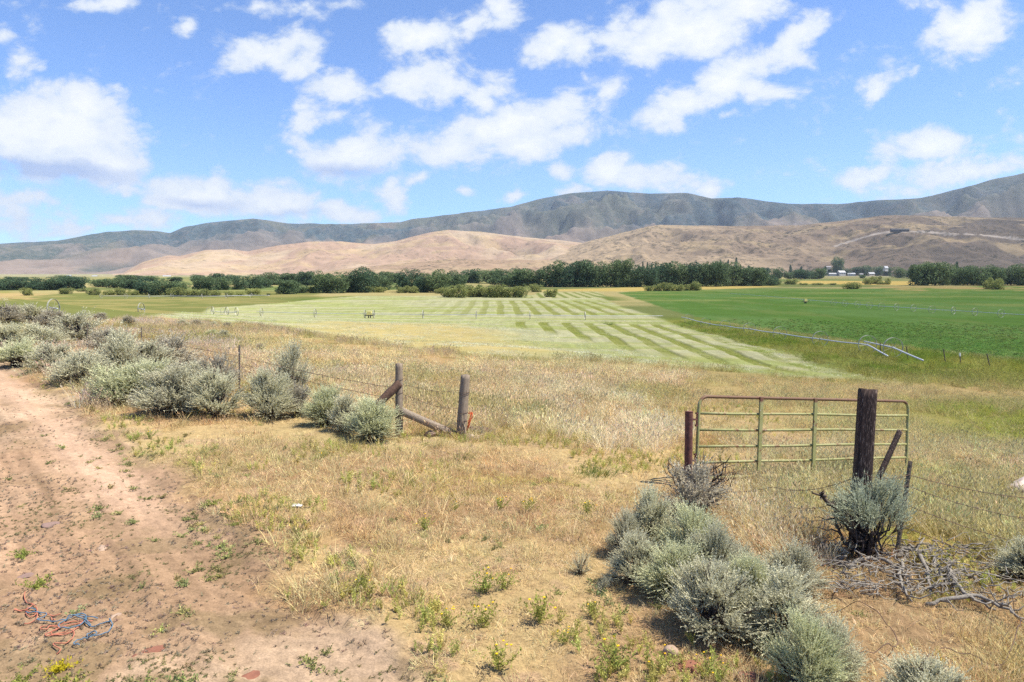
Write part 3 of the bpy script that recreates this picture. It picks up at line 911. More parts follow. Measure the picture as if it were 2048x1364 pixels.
# short straw between the road and the gate
x, y = sample_wedge(90000, 4.6, 26, 1, 1.55)
z = zones(x, y)
p = np.maximum(1 - z["road"], 0) * ss(-.5, 1.3, -sdpoly(ROAD, x, y) + wob(x, y, 1.3, 1.1, 24)) * (.2 + .8 * ss(.36, .56, z["mid"] * .55 + z["sm"] * .45)) * (1 - .55 * z["track"]) * (1 - ss(26, 36, z["q"]))
k = keep(p * .72, 2); x, y = x[k], y[k]; zz = {a_: v[k] for a_, v in z.items()}
c = mix(V_(214, 184, 126)[None] + 0 * x[:, None], V_(196, 180, 96), ss(.5, .68, fbm(x / 3.2, y / 3.2, 201, 4)) * .9)
c = mix(c, V_(190, 150, 104), ss(.55, .7, fbm(x / 1.1, y / 1.1, 202, 3)) * .6)
scatter("short_grass", "short dry straw coloured grass on the bare ground beside the road", P3(x, y), short_dry, GRASS, jitcol(c, len(x), 3), .6, 1.25, .15, 3)

# low dark weeds on the road
x, y = sample_wedge(60000, 4.6, 24, 5, 1.5)
m = m_road(x, y)
pn = fbm(x / 1.6, y / 1.6, 211, 4)
p = m * (.25 + .75 * ss(.42, .6, pn)) * (1 - .85 * np.exp(-((sdpoly(ROAD, x, y) - .75) / .4) ** 2)) * .75
k = keep(p, 6); x, y = x[k], y[k]; pn = pn[k]
c = mix(V_(156, 130, 100)[None] + 0 * x[:, None], V_(134, 126, 84), ss(.5, .66, fbm(x / 1.2, y / 1.2, 212, 3)))
scatter("ground_weeds", "tiny olive and brown weeds speckled over the dirt road", P3(x, y), [weed(300 + i, 5, .014, .04, .012, .006, 5) for i in range(5)], LEAFY, jitcol(c, len(x), 7), .5, 1.3, .2, 7)

# green mats of low weed, mostly along the road edge
x, y = sample_wedge(9000, 4.8, 30, 9, 1.5)
z = zones(x, y)
edge = np.exp(-((sdpoly(ROAD, x, y) + .3) / 1.1) ** 2)
p = (.10 * (1 - ss(24, 34, z["q"])) + .5 * edge) * ss(.52, .66, fbm(x / .8, y / .8, 221, 3)) + .05 * z["road"] * ss(.6, .68, fbm(x / 1.4, y / 1.4, 222, 3))
k = keep(p, 10); x, y = x[k], y[k]
c = mix(V_(150, 150, 100)[None] + 0 * x[:, None], V_(164, 158, 100), np.random.default_rng(4).uniform(0, 1, len(x)))
scatter("ground_cover", "low green weed mats along the edge of the dirt road", P3(x, y), mat_weed, LEAFY, jitcol(c, len(x), 11), .7, 1.7, .15, 11)

# yellow green herbs among the straw
x, y = sample_wedge(22000, 5, 30, 13, 1.45)
z = zones(x, y)
p = (1 - ss(.0, .5, z["road"])) * ss(.48, .64, fbm(x / 1.7, y / 1.7, 231, 4)) * (1 - ss(24, 34, z["q"])) * .8
k = keep(p, 14); x, y = x[k], y[k]
c = mix(V_(176, 178, 98)[None] + 0 * x[:, None], V_(200, 180, 100), np.random.default_rng(5).uniform(0, 1, len(x)))
scatter("yellow_herbs", "loose yellow green herbs growing among the straw", P3(x, y), herb, LEAFY, jitcol(c, len(x), 15), .35, .9, .2, 15)

# golden grass by the sagebrush, gate and lower right
x, y = sample_wedge(46000, 4.8, 45, 17, 1.35)
z = zones(x, y)
right = ss(-.5, 1.2, x - .18 * y)
hedge = ss(9, 15, y - .0 * x) * (x < 2)
p = (1 - ss(.2, .6, z["road"])) * (1 - z["hay"]) * (1 - z["alf"]) * (.22 + .78 * np.maximum(right * .7, hedge * .35)) * ss(.36, .6, z["mid"]) * (1 - .85 * z["track"]) * (1 - .9 * z["pile"])
k = keep(p, 18); x, y = x[k], y[k]; zz = {a_: v[k] for a_, v in z.items()}
c = mix(V_(216, 182, 122)[None] + 0 * x[:, None], V_(170, 158, 86), ss(.5, .7, zz["big"]) * .8)
c = mix(c, V_(206, 158, 100), ss(.52, .7, fbm(x / 1.4, y / 1.4, 241, 3)) * .5)
c = mix(c, V_(150, 150, 80), zz["gp"] * .8)
scatter("golden_grass", "golden dry grass around the gate, posts and sagebrush", P3(x, y), golden, GRASS, jitcol(c, len(x), 19), .55, 1.25, .15, 19)

# tall pale grass on the slope between the posts and the hay field
x, y = sample_wedge(60000, 12, 75, 21, 1.0)
z = zones(x, y)
hd = sdpoly(HAY, x, y); hf = ss(1, 22, -hd)
p = z["tall"] * (1 - ss(0, .5, z["road"])) * (1 - z["hay"]) * (.15 + .85 * ss(.34, .54, z["mid"])) * (.12 + .88 * hf)
k = keep(p, 22); x, y, hf = x[k], y[k], hf[k]; zz = {a_: v[k] for a_, v in z.items()}
pale = ss(.45, .62, fbm(x / 3.5, y / 5, 251, 4))
c = mix(V_(196, 166, 114)[None] + 0 * x[:, None], V_(214, 194, 148), pale * (.35 + .65 * ss(-1, 4, x)))
c = mix(c, V_(164, 150, 88), ss(.5, .66, fbm(x / 2.5, y / 2.5, 252, 3)) * .7)
c = mix(c, V_(204, 180, 140), ss(.55, .7, fbm(x / 4, y / 4, 253, 3)) * .6)
c = mix(c, V_(206, 182, 122), (1 - hf) * .8)
r_ = np.hypot(x, y); nr_ = r_ < 26
cc = jitcol(c * 1.28, len(x), 23)
scatter("tall_grass", "tall pale seeded grass leaning on the slope behind the two posts", P3(x[nr_], y[nr_]), tall_dry, GRASS, cc[nr_], .5, .95, .14, 23)
scatter("tall_grass", "tall dry grass farther down the slope below the hay field", P3(x[~nr_], y[~nr_]), tall_far, GRASS, cc[~nr_], .4, .85, .14, 24)

# right foreground: dense dry grass behind the tie and wire
x, y = sample_wedge(30000, 5.5, 30, 25, 1.2)
z = zones(x, y)
p = ss(1.5, 3.5, x) * ss(7.6, 9.2, y + .25 * x) * ss(.3, .5, z["mid"]) * (1 - z["track"]) * ss(.28, .40, x / y) * (1 - .6 * ss(20, 28, y)) * (1 - z["pile"])
k = keep(p * .7, 26); x, y = x[k], y[k]; zz = {a_: v[k] for a_, v in z.items()}
c = mix(V_(222, 198, 150)[None] + 0 * x[:, None], V_(186, 174, 108), np.maximum(.6 * ss(.5, .64, zz["big"]), .7 * ss(12, 17, y)))
c = mix(c, V_(166, 172, 84), zz["gp"])
scatter("dry_grass", "dense dry and greenish grass behind the wire fence on the right", P3(x, y), tall_dry, GRASS, jitcol(c, len(x), 27), .38, .75, .16, 27)

# margins: tall green grass between hay field and alfalfa, and right slope
x, y = sample_wedge(60000, 24, 150, 29, .95)
z = zones(x, y)
sdh_ = sdpoly(HAY, x, y); sda_ = sdpoly(ALF, x, y)
p = (1 - z["hay"]) * (1 - z["alf"]) * (1 - z["tall"]) * ss(12, 22, z["q"]) * ss(-40, -10, x) * ss(.25, .45, z["mid"]) * (1 - ss(150, 170, z["q"]) * (x < 0))
k = keep(p * .9, 30); x, y, sda_ = x[k], y[k], sda_[k]; zz = {a_: v[k] for a_, v in z.items()}
c = mix(V_(190, 166, 108)[None] + 0 * x[:, None], V_(126, 142, 62), np.clip(.6 + .55 * ss(.40, .58, fbm(x / 6, y / 6, 47, 3)), 0, 1) * ss(8, 20, x) * ss(30, 46, y))
c = mix(c, V_(196, 178, 124), np.exp(-((sda_ + 2.0) / 1.8) ** 2) * .8)
c = mix(c, V_(166, 160, 82), ss(.5, .65, zz["big"]) * .6)
near = np.hypot(x, y) < 45
cc = jitcol(c, len(x), 31)
scatter("margin_grass", "grass on the right slope between the gate and the fields", P3(x[near], y[near]), golden, GRASS, cc[near], .8, 1.6, .15, 31)
scatter("margin_grass", "rough grass strip between the hay field and the alfalfa", P3(x[~near], y[~near]), tall_far, GRASS, cc[~near], .5, 1.05, .15, 32)

# cut hay lying on the near half of the mown field
x, y = sample_wedge(70000, 34, 150, 71, .9)
sh = sdpoly(HAY, x, y)
p = ss(-2, 2, sh) * ss(.3, .55, fbm(x / 2, y / 5, 271, 3)) * (1 - .6 * ss(110, 150, y))
k = keep(p * .7, 72); x, y = x[k], y[k]
xs_, st_, am_ = hay_rows(x, y); gm = np.clip(st_ * am_ + .35 * ss(.5, .65, fbm(x / 2.2, y / 7, 272, 3)) * (1 - am_), 0, 1)
c = mix(V_(204, 200, 166)[None] + 0 * x[:, None], V_(128, 144, 64), gm)
scatter("cut_hay", "loose cut hay and stubble lying on the near half of the mown field", P3(x, y), [tuft(90 + i, 18, .04, .16, .28, 1.1, .016, .6) for i in range(4)], GRASS, jitcol(c * .98, len(x), 73), .7, 1.5, .1, 73)

# left bench: pinkish straw beyond the sagebrush
x, y = sample_wedge(40000, 18, 115, 33, 1.0)
z = zones(x, y)
p = ss(2, -6, x) * 0 + (x < -3) * (1 - z["tall"]) * (1 - z["hay"]) * (1 - ss(0, .4, z["road"])) * (1 - ss(95, 115, z["q"])) * ss(.28, .5, z["mid"]) * (1 - ss(-4, 2, sdpoly(PAST, x, y)))
k = keep(p * .8, 34); x, y = x[k], y[k]; zz = {a_: v[k] for a_, v in z.items()}
c = mix(V_(208, 176, 134)[None] + 0 * x[:, None], V_(206, 170, 108), ss(.45, .62, zz["big"]))
c = mix(c, V_(214, 186, 158), ss(.5, .66, fbm(x / 6, y / 6, 261, 3)) * .7)
c = mix(c, V_(168, 156, 92), ss(.55, .7, fbm(x / 5, y / 5, 262, 3)) * .7)
scatter("straw_grass", "pinkish dry grass on the left bench beyond the sagebrush", P3(x, y), tall_far, GRASS, jitcol(c, len(x), 35), .4, .95, .15, 35)

# alfalfa: leafy crop, near part as plants
x, y = sample_wedge(60000, 48, 170, 37, .6)
k = (sdpoly(ALF, x, y) + wob(x, y, 5, 1.5, 63)) > .2; k &= keep(1 - ss(75, 165, y), 39); x, y = x[k], y[k]
c = mix(V_(122, 152, 80)[None] + 0 * x[:, None], V_(134, 158, 88), ss(.35, .65, fbm(x / 18, y / 30, 61, 4)))
scatter("alfalfa_plants", "leafy green alfalfa crop standing in the right field", P3(x, y), [weed(400 + i, 26, .22, .6, .09, .05, 9) for i in range(4)], LEAFY, jitcol(c, len(x), 38, v=.12), .6, 1.1, .1, 38)


# ------------------------------------------------------------------ sagebrush
SAGE_WOOD = wood_mat("sage_wood", tuple(lin(92, 80, 72)), tuple(lin(58, 50, 46)), (10, 10, 4), bump=.4)
GREY_WOOD = wood_mat("weathered_sage_wood", tuple(lin(174, 166, 154) * .8), tuple(lin(122, 115, 106) * .8), (14, 14, 5), bump=.6, cracks=tuple(lin(60, 54, 50)))
SAGE_LEAF = leaf_mat("sage_leaves", tuple(lin(214, 211, 178) / 1.1), tuple(lin(202, 198, 170) / 1.1), .25, jit=.22)
SAGE_GREEN = leaf_mat("young_sage_leaves", tuple(lin(208, 210, 166) / 1.1), tuple(lin(212, 212, 174) / 1.1), .25, jit=.22)
SAGE_DARK = leaf_mat('shaded_sage_leaves', tuple(lin(186, 192, 164) / 1.15), tuple(lin(178, 184, 158) / 1.15), .25, jit=.22)  # darker copy of the sage leaves; the gate post bush's shade is in the colour
SAGE_GREY = leaf_mat("old_sage_leaves", tuple(lin(190, 182, 160) / 1.15), tuple(lin(196, 188, 164) / 1.15), .2, jit=.22)


def limb(mb, g, p0, p1, r0, r1, n=5, wig=.08, sides=5):
    t = np.linspace(0, 1, n)[:, None]
    ln = np.linalg.norm(np.asarray(p1) - p0)
    pts = np.asarray(p0) * (1 - t) + np.asarray(p1) * t
    w = g.normal(0, wig * ln, (n, 3)); w[0] = 0; w[-1] = 0
    pts = pts + w
    mb.tube(pts, r0 + (r1 - r0) * t[:, 0], sides)
    return pts


def make_sage(seed, lobes=9, shoots=70, leaves=13, spike=.16, flat=.62, dead=.1, trunk=False, leafscale=1.0):
    """unit bush: about 1 wide and 1 tall (foliage + branches meshes)"""
    g = np.random.default_rng(seed)
    wood, fol = MB(), MB()
    heads = []
    n_ = int(lobes * 1.9)
    for i in range(n_):
        s_ = (i + .5) / n_; a = i * 2.4 + g.normal(0, .5)
        rr_ = .42 * math.sqrt(s_) * g.uniform(.7, 1.15); tip = (1 - .5 * s_ ** 1.4) * g.uniform(.70, 1.06)
        if trunk: rr_ = .5 * math.sqrt(s_) * g.uniform(.8, 1.1); tip = g.uniform(.72, 1.02) - .3 * s_
        heads.append((rr_, a, tip, .62))
    for i in range(int(n_ * (.6 if not trunk else .25))):
        heads.append((g.uniform(.34, .46), g.uniform(0, 6.28), g.uniform(.22, .5) if not trunk else g.uniform(.55, .7), .2))
    for (rr_, a, tip, upw) in heads:
        ax = np.array([math.cos(a) * rr_ * 1.15, math.sin(a) * rr_ * 1.15, upw]); ax /= np.linalg.norm(ax)
        Lh = spike * 1.9 * g.uniform(.75, 1.3)
        tp_ = np.array([math.cos(a) * rr_, math.sin(a) * rr_, tip]); hb = tp_ - ax * Lh
        hb[2] = max(hb[2], .03)
        b0 = np.array([g.normal(0, .03), g.normal(0, .03), -.03])
        pts = limb(wood, g, b0, hb, .020 if not trunk else .016, .006, 6, .05 if not trunk else .09)
        ns = int(shoots * .42); live = g.uniform() > dead
        if not live: ns = ns // 5
        d = ax + g.normal(0, .30, (ns, 3)) + [0, 0, .12]; d /= np.linalg.norm(d, axis=1)[:, None]
        ln = Lh * g.uniform(.55, 1.2, ns)
        st = hb + g.normal(0, .035, (ns, 3))
        V, Fq = blades(st, d, ln, .0055, g, 0, 1); (fol if live else wood).add(V, None, Fq)
        for j in range(6):
            limb(wood, g, hb, hb + d[j % ns] * ln[j % ns] * .7, .007, .002, 4, .06, 4)
        lv = leaves + 8
        t = g.uniform(.28, 1.0, (ns, lv))
        c2 = (st[:, None] + d[:, None] * (ln[:, None] * t)[..., None]).reshape(-1, 3)
        ld = np.repeat(d, lv, 0) * .9 + rnd_dirs(ns * lv, g) * .6; ld /= np.linalg.norm(ld, axis=1)[:, None]
        sz = (1.2 - .45 * t).reshape(-1) * g.uniform(.7, 1.3, ns * lv)
        V, Fq = cards(c2, ld, .031 * sz * leafscale, .0125 * sz * leafscale, g); fol.add(V, None, Fq)
    # bare twigs low down
    for j in range(26 if not trunk else 14):
        a = g.uniform(0, 6.28); e = np.array([math.cos(a) * g.uniform(.2, .5), math.sin(a) * g.uniform(.2, .5), g.uniform(.02, .4)])
        limb(wood, g, np.array([0, 0, g.uniform(0, .1)]), e, .006, .002, 4, .06, 3)
    return wood.mesh("branches", True), fol.mesh("foliage", False)


SAGE = {}
for nm, kw, lm in (
        ("a", dict(seed=501), SAGE_LEAF), ("b", dict(seed=502, lobes=11, shoots=62), SAGE_LEAF), ("c", dict(seed=503, lobes=8, shoots=80, spike=.19), SAGE_LEAF),
        ("d", dict(seed=504, lobes=10, dead=.35), SAGE_GREY), ("e", dict(seed=505, lobes=9, shoots=80, spike=.2), SAGE_GREEN), ("f", dict(seed=506, lobes=12, shoots=56, dead=.2), SAGE_LEAF),
        ("g", dict(seed=507, lobes=9, dead=.55), SAGE_GREY), ("n1", dict(seed=508, lobes=13, shoots=110, leaves=16, spike=.15, leafscale=.72), SAGE_LEAF),
        ("n2", dict(seed=509, lobes=12, shoots=115, leaves=16, spike=.19, leafscale=.72), SAGE_GREEN), ("n3", dict(seed=510, lobes=13, shoots=95, leaves=16, spike=.14, dead=.2, leafscale=.72), SAGE_LEAF),
        ("t", dict(seed=511, lobes=11, shoots=110, leaves=16, spike=.13, trunk=True, leafscale=.6), SAGE_DARK), ("s", dict(seed=512, lobes=4, shoots=26, leaves=12, spike=.3), SAGE_LEAF)):
    w_, f_ = make_sage(**kw)
    w_.materials.append(SAGE_WOOD if nm not in ("g",) else GREY_WOOD); f_.materials.append(lm)
    SAGE[nm] = (w_, f_)


def sage(label, bx, by, top, wpx, kind, rz=None, group="sagebrush along the old fence line", depth=None, sink=.02, cat="sagebrush", hmul=1.0):
    p = unproj(bx, by) if depth is None else P(bx, by, depth)
    # rows given by the photo's base line; push back by the bush's own radius
    dep = np.dot(p - CAM, np.array([0, CP, -SP]))
    w = wpx / F * dep
    gx, gy = p[0] + p[0] / max(p[1], 1) * w * .3, p[1] + w * .3
    h = max((by - top) / F * dep * 1.0 * hmul, .12)
    o = empty("sagebrush", (gx, gy, gz(gx, gy) - sink), random.uniform(0, 6.28) if rz is None else rz)
    o.scale = (w * random.uniform(1.1, 1.4), w * random.uniform(1.0, 1.25), h * random.uniform(1.02, 1.2))
    a_ = obj("branches", SAGE[kind][0], None, o); b_ = obj("foliage", SAGE[kind][1], None, o)
    return tag(o, label, cat, group)


HEDGE = [
    (12, 652, 606, 90, "d", "grey sagebrush at the far left end of the hedge, against the frame edge"),
    (62, 650, 612, 85, "a", "small pale sagebrush at the far end of the hedge, behind the others"),
    (108, 664, 616, 80, "d", "dark twiggy sagebrush near the far left end with a pale bare stem"),
    (18, 700, 645, 110, "b", "sagebrush at the left frame edge beside the road bend"),
    (76, 700, 650, 105, "c", "silvery sagebrush just right of the bush at the left frame edge"),
    (150, 690, 627, 130, "f", "tall rounded sagebrush on the hedge's back side, left part"),
    (38, 738, 688, 120, "e", "pale green sagebrush nearest the road at the left frame edge"),
    (108, 748, 690, 110, "a", "roadside sagebrush where the dirt track bends, low and pale"),
    (215, 712, 656, 110, "d", "brownish sagebrush in the middle of the hedge's back row"),
    (168, 775, 706, 130, "b", "broad silver sagebrush on the hedge's road side, left of centre"),
    (240, 758, 668, 125, "c", "tall grey sagebrush beside the slim wire post in the hedge"),
    (345, 745, 674, 120, "g", "half dead sagebrush with dark bare stems on the hedge's back side"),
    (300, 752, 680, 110, "f", "ragged grey sagebrush behind the broad hedge centre bush"),
    (228, 815, 735, 130, "e", "yellowish green sagebrush on the hedge's road side"),
    (290, 812, 728, 140, "n2", "fresh pale green sagebrush left of the largest silver bush"),
    (352, 838, 742, 165, "n1", "largest silver sagebrush at the front of the hedge"),
    (435, 842, 752, 120, "n3", "silver sagebrush at the hedge's right end with bare lower stems"),
    (440, 800, 712, 100, "g", "dark purple grey sagebrush of dead twigs behind the hedge's right end"),
    (395, 770, 722, 90, "b", "small grey sagebrush tucked behind the largest silver bush"),
    (540, 842, 748, 125, "n1", "broad sagebrush standing alone right of the hedge, lower of the close pair"),
    (584, 800, 696, 85, "c", "tall narrow sagebrush behind the lone broad one"),
    (598, 838, 775, 80, "d", "grey sagebrush at the right foot of the tall narrow bush"),
    (652, 856, 780, 95, "n2", "pale sagebrush midway between the lone pair and the wooden posts"),
    (690, 868, 790, 80, "f", "grey sagebrush partly hidden behind the bush by the braced post"),
    (742, 888, 798, 120, "n2", "rounded silver sagebrush right in front of the braced wooden post"),
]
for (bx, by, tp, w, kd, lb) in HEDGE: sage(lb, bx, by, tp, w, kd)
RIGHT = [
    (1300, 1110, 992, 120, "n1", "sagebrush at the upper left of the foreground clump, below the rusty pole"),
    (1272, 1185, 1075, 110, "n3", "low sagebrush with bare dark stems at the clump's left edge"),
    (1385, 1150, 1030, 120, "n2", "greenish sagebrush in the middle of the foreground clump"),
    (1470, 1185, 1085, 100, "n3", "small grey sagebrush at the top of the clump right of its middle"),
    (1580, 1205, 1105, 110, "n1", "sagebrush at the right end of the foreground clump, left of the dead branches"),
    (1425, 1300, 1150, 180, "n3", "wide silver sagebrush at the front of the foreground clump"),
    (1560, 1320, 1165, 200, "n1", "largest silver sagebrush in the foreground clump, right of the front one"),
    (1610, 1420, 1245, 150, "n2", "fresh green sagebrush at the bottom edge of the photo"),
    (1660, 1390, 1270, 130, "n3", "dull grey sagebrush beside the fresh green one at the bottom edge"),
    (1160, 1155, 1090, 62, "s", "little sparse sage seedling left of the foreground clump"),
    (1208, 1190, 1150, 40, "s", "tiny sage seedling beside the left edge of the clump"),
    (2052, 1172, 1080, 110, "n1", "round sagebrush cut by the right frame edge"),
    (1850, 1470, 1345, 170, "n3", "pale sagebrush cut by the bottom frame edge at right"),
    (1345, 1215, 1090, 120, "n2", "sagebrush filling the clump just above its wide front bush"),
    (1500, 1255, 1130, 120, "n2", "sagebrush between the wide front bush and the largest silver one"),
    (1420, 1200, 1060, 110, "n1", "silver sagebrush in the clump's centre behind the wide front bush"),
    (1250, 1120, 1030, 80, "n3", "small grey sagebrush at the clump's upper left edge"),
]
for (bx, by, tp, w, kd, lb) in RIGHT: sage(lb, bx, by, tp, w * (1.15 if w > 90 else 1), kd, group="sagebrush in the foreground clump")
sage("dying sagebrush of dark twigs at the foot of the rusty pole", 1388, 1050, 940, 150, "g", group="sagebrush by the gate")
for (bx, by, tp, w, kd, lb) in [
        (258, 652, 632, 34, "d", "small sage mound alone in the straw beyond the hedge's left half"),
        (200, 640, 624, 40, "d", "grey sage mound just beyond the hedge's far end"),
        (365, 653, 640, 30, "a", "leftmost small sage of the distant row below the stored wheels"),
        (393, 652, 640, 30, "d", "second small sage from the left in the distant row below the stored wheels"),
        (428, 654, 643, 24, "a", "third small sage from the left in the distant row below the stored wheels"),
        (455, 656, 645, 26, "d", "rightmost small sage of the distant row below the stored wheels"),
        (424, 676, 660, 30, "e", "pale sage clump in the straw above the hedge's right end, left one"),
        (448, 680, 662, 30, "a", "pale sage clump in the straw above the hedge's right end, right one"),
        (520, 700, 688, 24, "d", "tiny grey sage in the straw right of the slim wire post")]:
    sage(lb, bx, by, tp, w, kd, group="small sages scattered in the straw")

# sagebrush grown round the railroad tie: seen trunks, crown in the air
tie_base = P(1716, 1096, 8.0)
o = empty("sagebrush", (tie_base[0] + .02, tie_base[1] - .18, gz(tie_base[0], tie_base[1]) - .02), .6)
o.scale = (1.42, .85, 1.12)
obj("branches", SAGE["t"][0], None, o); obj("foliage", SAGE["t"][1], None, o)
tag(o, "tall sagebrush with bare twisted trunks growing around the dark gate post", "sagebrush", "sagebrush by the gate")

# flowering weeds
FLOWER = plain_mat("yellow_petals", tuple(lin(245, 205, 30)), tuple(lin(235, 180, 20)))
WLEAF = leaf_mat("gumweed_leaves", tuple(lin(150, 162, 84) / 1.25), tuple(lin(168, 168, 88) / 1.25), .3)
YLEAF = leaf_mat("yellowed_leaves", tuple(lin(206, 190, 50) / 1.2), tuple(lin(150, 150, 60) / 1.25), .3)
WK = []
for i in range(5):
    g = np.random.default_rng(700 + i)
    st = weed(710 + i, 20, .24, .20, .03, .011, 15); st.materials.append(WLEAF)
    fms = []
    for j in range(int(g.integers(3, 7))):
        fl = MB()
        a = g.uniform(0, 6.28); r_ = g.uniform(.02, .15); c = np.array([r_ * math.cos(a), r_ * math.sin(a), .24 - r_ * .5 + g.uniform(-.05, .03)])
        th = np.arange(10) * math.pi / 5; rr2 = np.where(np.arange(10) % 2, .006, .013)
        ring = c + np.stack([rr2 * np.cos(th), rr2 * np.sin(th), np.full(10, 0.0)], -1)
        Vf = np.vstack([c + [0, 0, .006], ring, c - [0, 0, .010]])
        T = [(0, 1 + k_, 1 + (k_ + 1) % 10) for k_ in range(10)] + [(11, 1 + (k_ + 1) % 10, 1 + k_) for k_ in range(10)]
        fl.add(Vf, T, None)
        fm = fl.mesh("flower", False); fm.materials.append(FLOWER); fms.append(fm)
    WK.append((st, fms))
WEEDS = [
    (968, 1187, 1.15, "upright flowering weed with orange yellow heads, tallest in the middle of the straw"),
    (1010, 1180, .9, "loose flowering weed just right of the tallest one"),
    (1080, 1245, 1.3, "broad bushy flowering weed midway to the foreground sagebrush"),
    (965, 1255, 1.1, "flowering weed below the tallest one, left of the broad bushy one"),
    (893, 1255, .9, "pale flowering weed at the edge of the dirt, lower middle"),
    (1225, 1345, 1.25, "flowering weed with bright yellow heads at the bottom edge, left of the flat red rock"),
    (1325, 1345, .9, "green weed between the pale rock and the bottom edge"),
    (1185, 1235, .8, "small weed left of the foreground clump's base"),
    (1130, 1290, .7, "small weed between the broad bushy one and the bottom edge"),
    (998, 1340, 1.1, "straggly weed near the bottom edge in the middle"),
    (1412, 1350, .8, "weed at the bottom edge right of the flat red rock"),
    (1445, 1362, .8, "weed at the bottom edge under the wide silver sagebrush"),
    (1175, 1030, 1.0, "tall green weed in the straw left of the sage clump's top"),
    (1060, 1025, .9, "flowering weed in the straw above the middle, right of a darker herb"),
    (1000, 1020, .9, "flowering weed in the straw above the middle, left one"),
    (910, 1020, .7, "small yellow flowered weed nearest the white paper side"),
    (850, 1060, .9, "flowering weed patch below and right of the white paper"),
    (720, 1190, .8, "green weed at the soil edge left of the middle"),
    (640, 920, .7, "weed in the straw below the two lone sage bushes"),
    (300, 880, .9, "green weed tuft beside the road left of the two lone sage bushes"),
    (620, 785, .9, "bright green weed between the tall narrow sage and the pale sage"),
]
for i, (bx, by, s, lb) in enumerate(WEEDS):
    p = unproj(bx, by)
    o = empty("flowering_weed", (p[0], p[1], gz(p[0], p[1]) - .01), i * 1.3); o.scale = (s, s, s)
    obj("stems", WK[i % 5][0], None, o); [obj("flower", fm_, None, o) for fm_ in WK[i % 5][1]]
    tag(o, lb, "weed", "flowering weeds in the straw")
p = unproj(122, 1325)
yw = weed(760, 26, .10, .17, .028, .010, 14); yw.materials.append(YLEAF)
o = obj("yellow_weed", yw); o.location = (p[0], p[1], gz(p[0], p[1]) - .01)
tag(o, "low yellowing weed on the dirt just below the baling twine", "weed")
for i, (bx, by, s, lb) in enumerate([(40, 1355, 1.2, "grey green weed mat in the bottom left corner"), (135, 1362, 1.3, "grey green weed mat at the bottom edge below the yellowing weed"), (45, 1105, 1.0, "green weed mat at the left frame edge above the twine"), (75, 1165, 1.2, "wide weed mat between the twine and the left frame edge"), (428, 1010, 1.0, "green weed mat beside the rut at the road edge"), (470, 1055, .7, "small green weed mat below the one beside the rut")]):
    p = unproj(bx, by)
    g = np.random.default_rng(770 + i)
    me = weed(771 + i, 22, .06, .19, .026, .011, 14); me.materials.append(WLEAF)
    o = obj("weed_mat", me); o.location = (p[0], p[1], gz(p[0], p[1]) - .005); o.scale = (s, s, s)
    tag(o, lb, "weed", "weed mats on the road")

# green clumps of grass that stand out in the straw
CG = leaf_mat("green_blades", tuple(lin(96, 122, 62) / 1.2), tuple(lin(128, 142, 74) / 1.2), .35, jit=.25)
for i, (bx, by, s, lb) in enumerate([(920, 920, 1.0, "dark green grass clump below the leaning post"), (1200, 950, 1.1, "green grass clump beside the gate track"), (1170, 950, .9, "green grass clump left of the one beside the gate track"), (820, 1010, .5, "small dark herb clump in the straw"), (1215, 650, 4.2, "tall weed clump standing in the mown stripes")]):
    p = unproj(bx, by)
    me = tuft(800 + i, 120, .12, .34, .22, .4, .008, .4); me.materials.append(CG)
    o = obj("grass_clump", me); o.location = (p[0], p[1], gz(p[0], p[1]) - .01); o.scale = (s, s, s * .9)
    tag(o, lb, "grass clump", "green grass clumps")

# ------------------------------------------------------------------ fence, gate and everything made
TARWOOD = wood_mat("creosote_wood", tuple(lin(66, 52, 48)), tuple(lin(34, 28, 27)), (16, 16, 1.6), bump=.7, cracks=tuple(lin(150, 132, 120)))
POSTWOOD = wood_mat("weathered_post_wood", tuple(lin(168, 152, 132) / 1.15), tuple(lin(128, 112, 96) / 1.15), (22, 22, 1.6), bump=.8, cracks=tuple(lin(62, 52, 46)))
RAILWOOD = wood_mat("silvered_rail_wood", tuple(lin(186, 170, 150) / 1.2), tuple(lin(140, 124, 108) / 1.2), (22, 22, 22), bump=.8, cracks=tuple(lin(70, 58, 50)))
BROWNWOOD = wood_mat("brown_old_wood", tuple(lin(104, 82, 70)), tuple(lin(66, 50, 42)), (12, 12, 12), bump=.6)
RUST = plain_mat("rusted_steel", tuple(lin(112, 72, 62)), tuple(lin(80, 52, 48)), 14, .85, 0, .25)
WIRE = plain_mat("rusty_wire", tuple(lin(104, 82, 70)), tuple(lin(84, 66, 58)), 20, .8)
TPOST = plain_mat("t_post_steel", tuple(lin(110, 96, 80)), tuple(lin(80, 74, 64)), 12, .8)
WHITEP = plain_mat("white_paint", tuple(lin(226, 224, 216) / 1.1), None, 10, .7)
GREENP = None


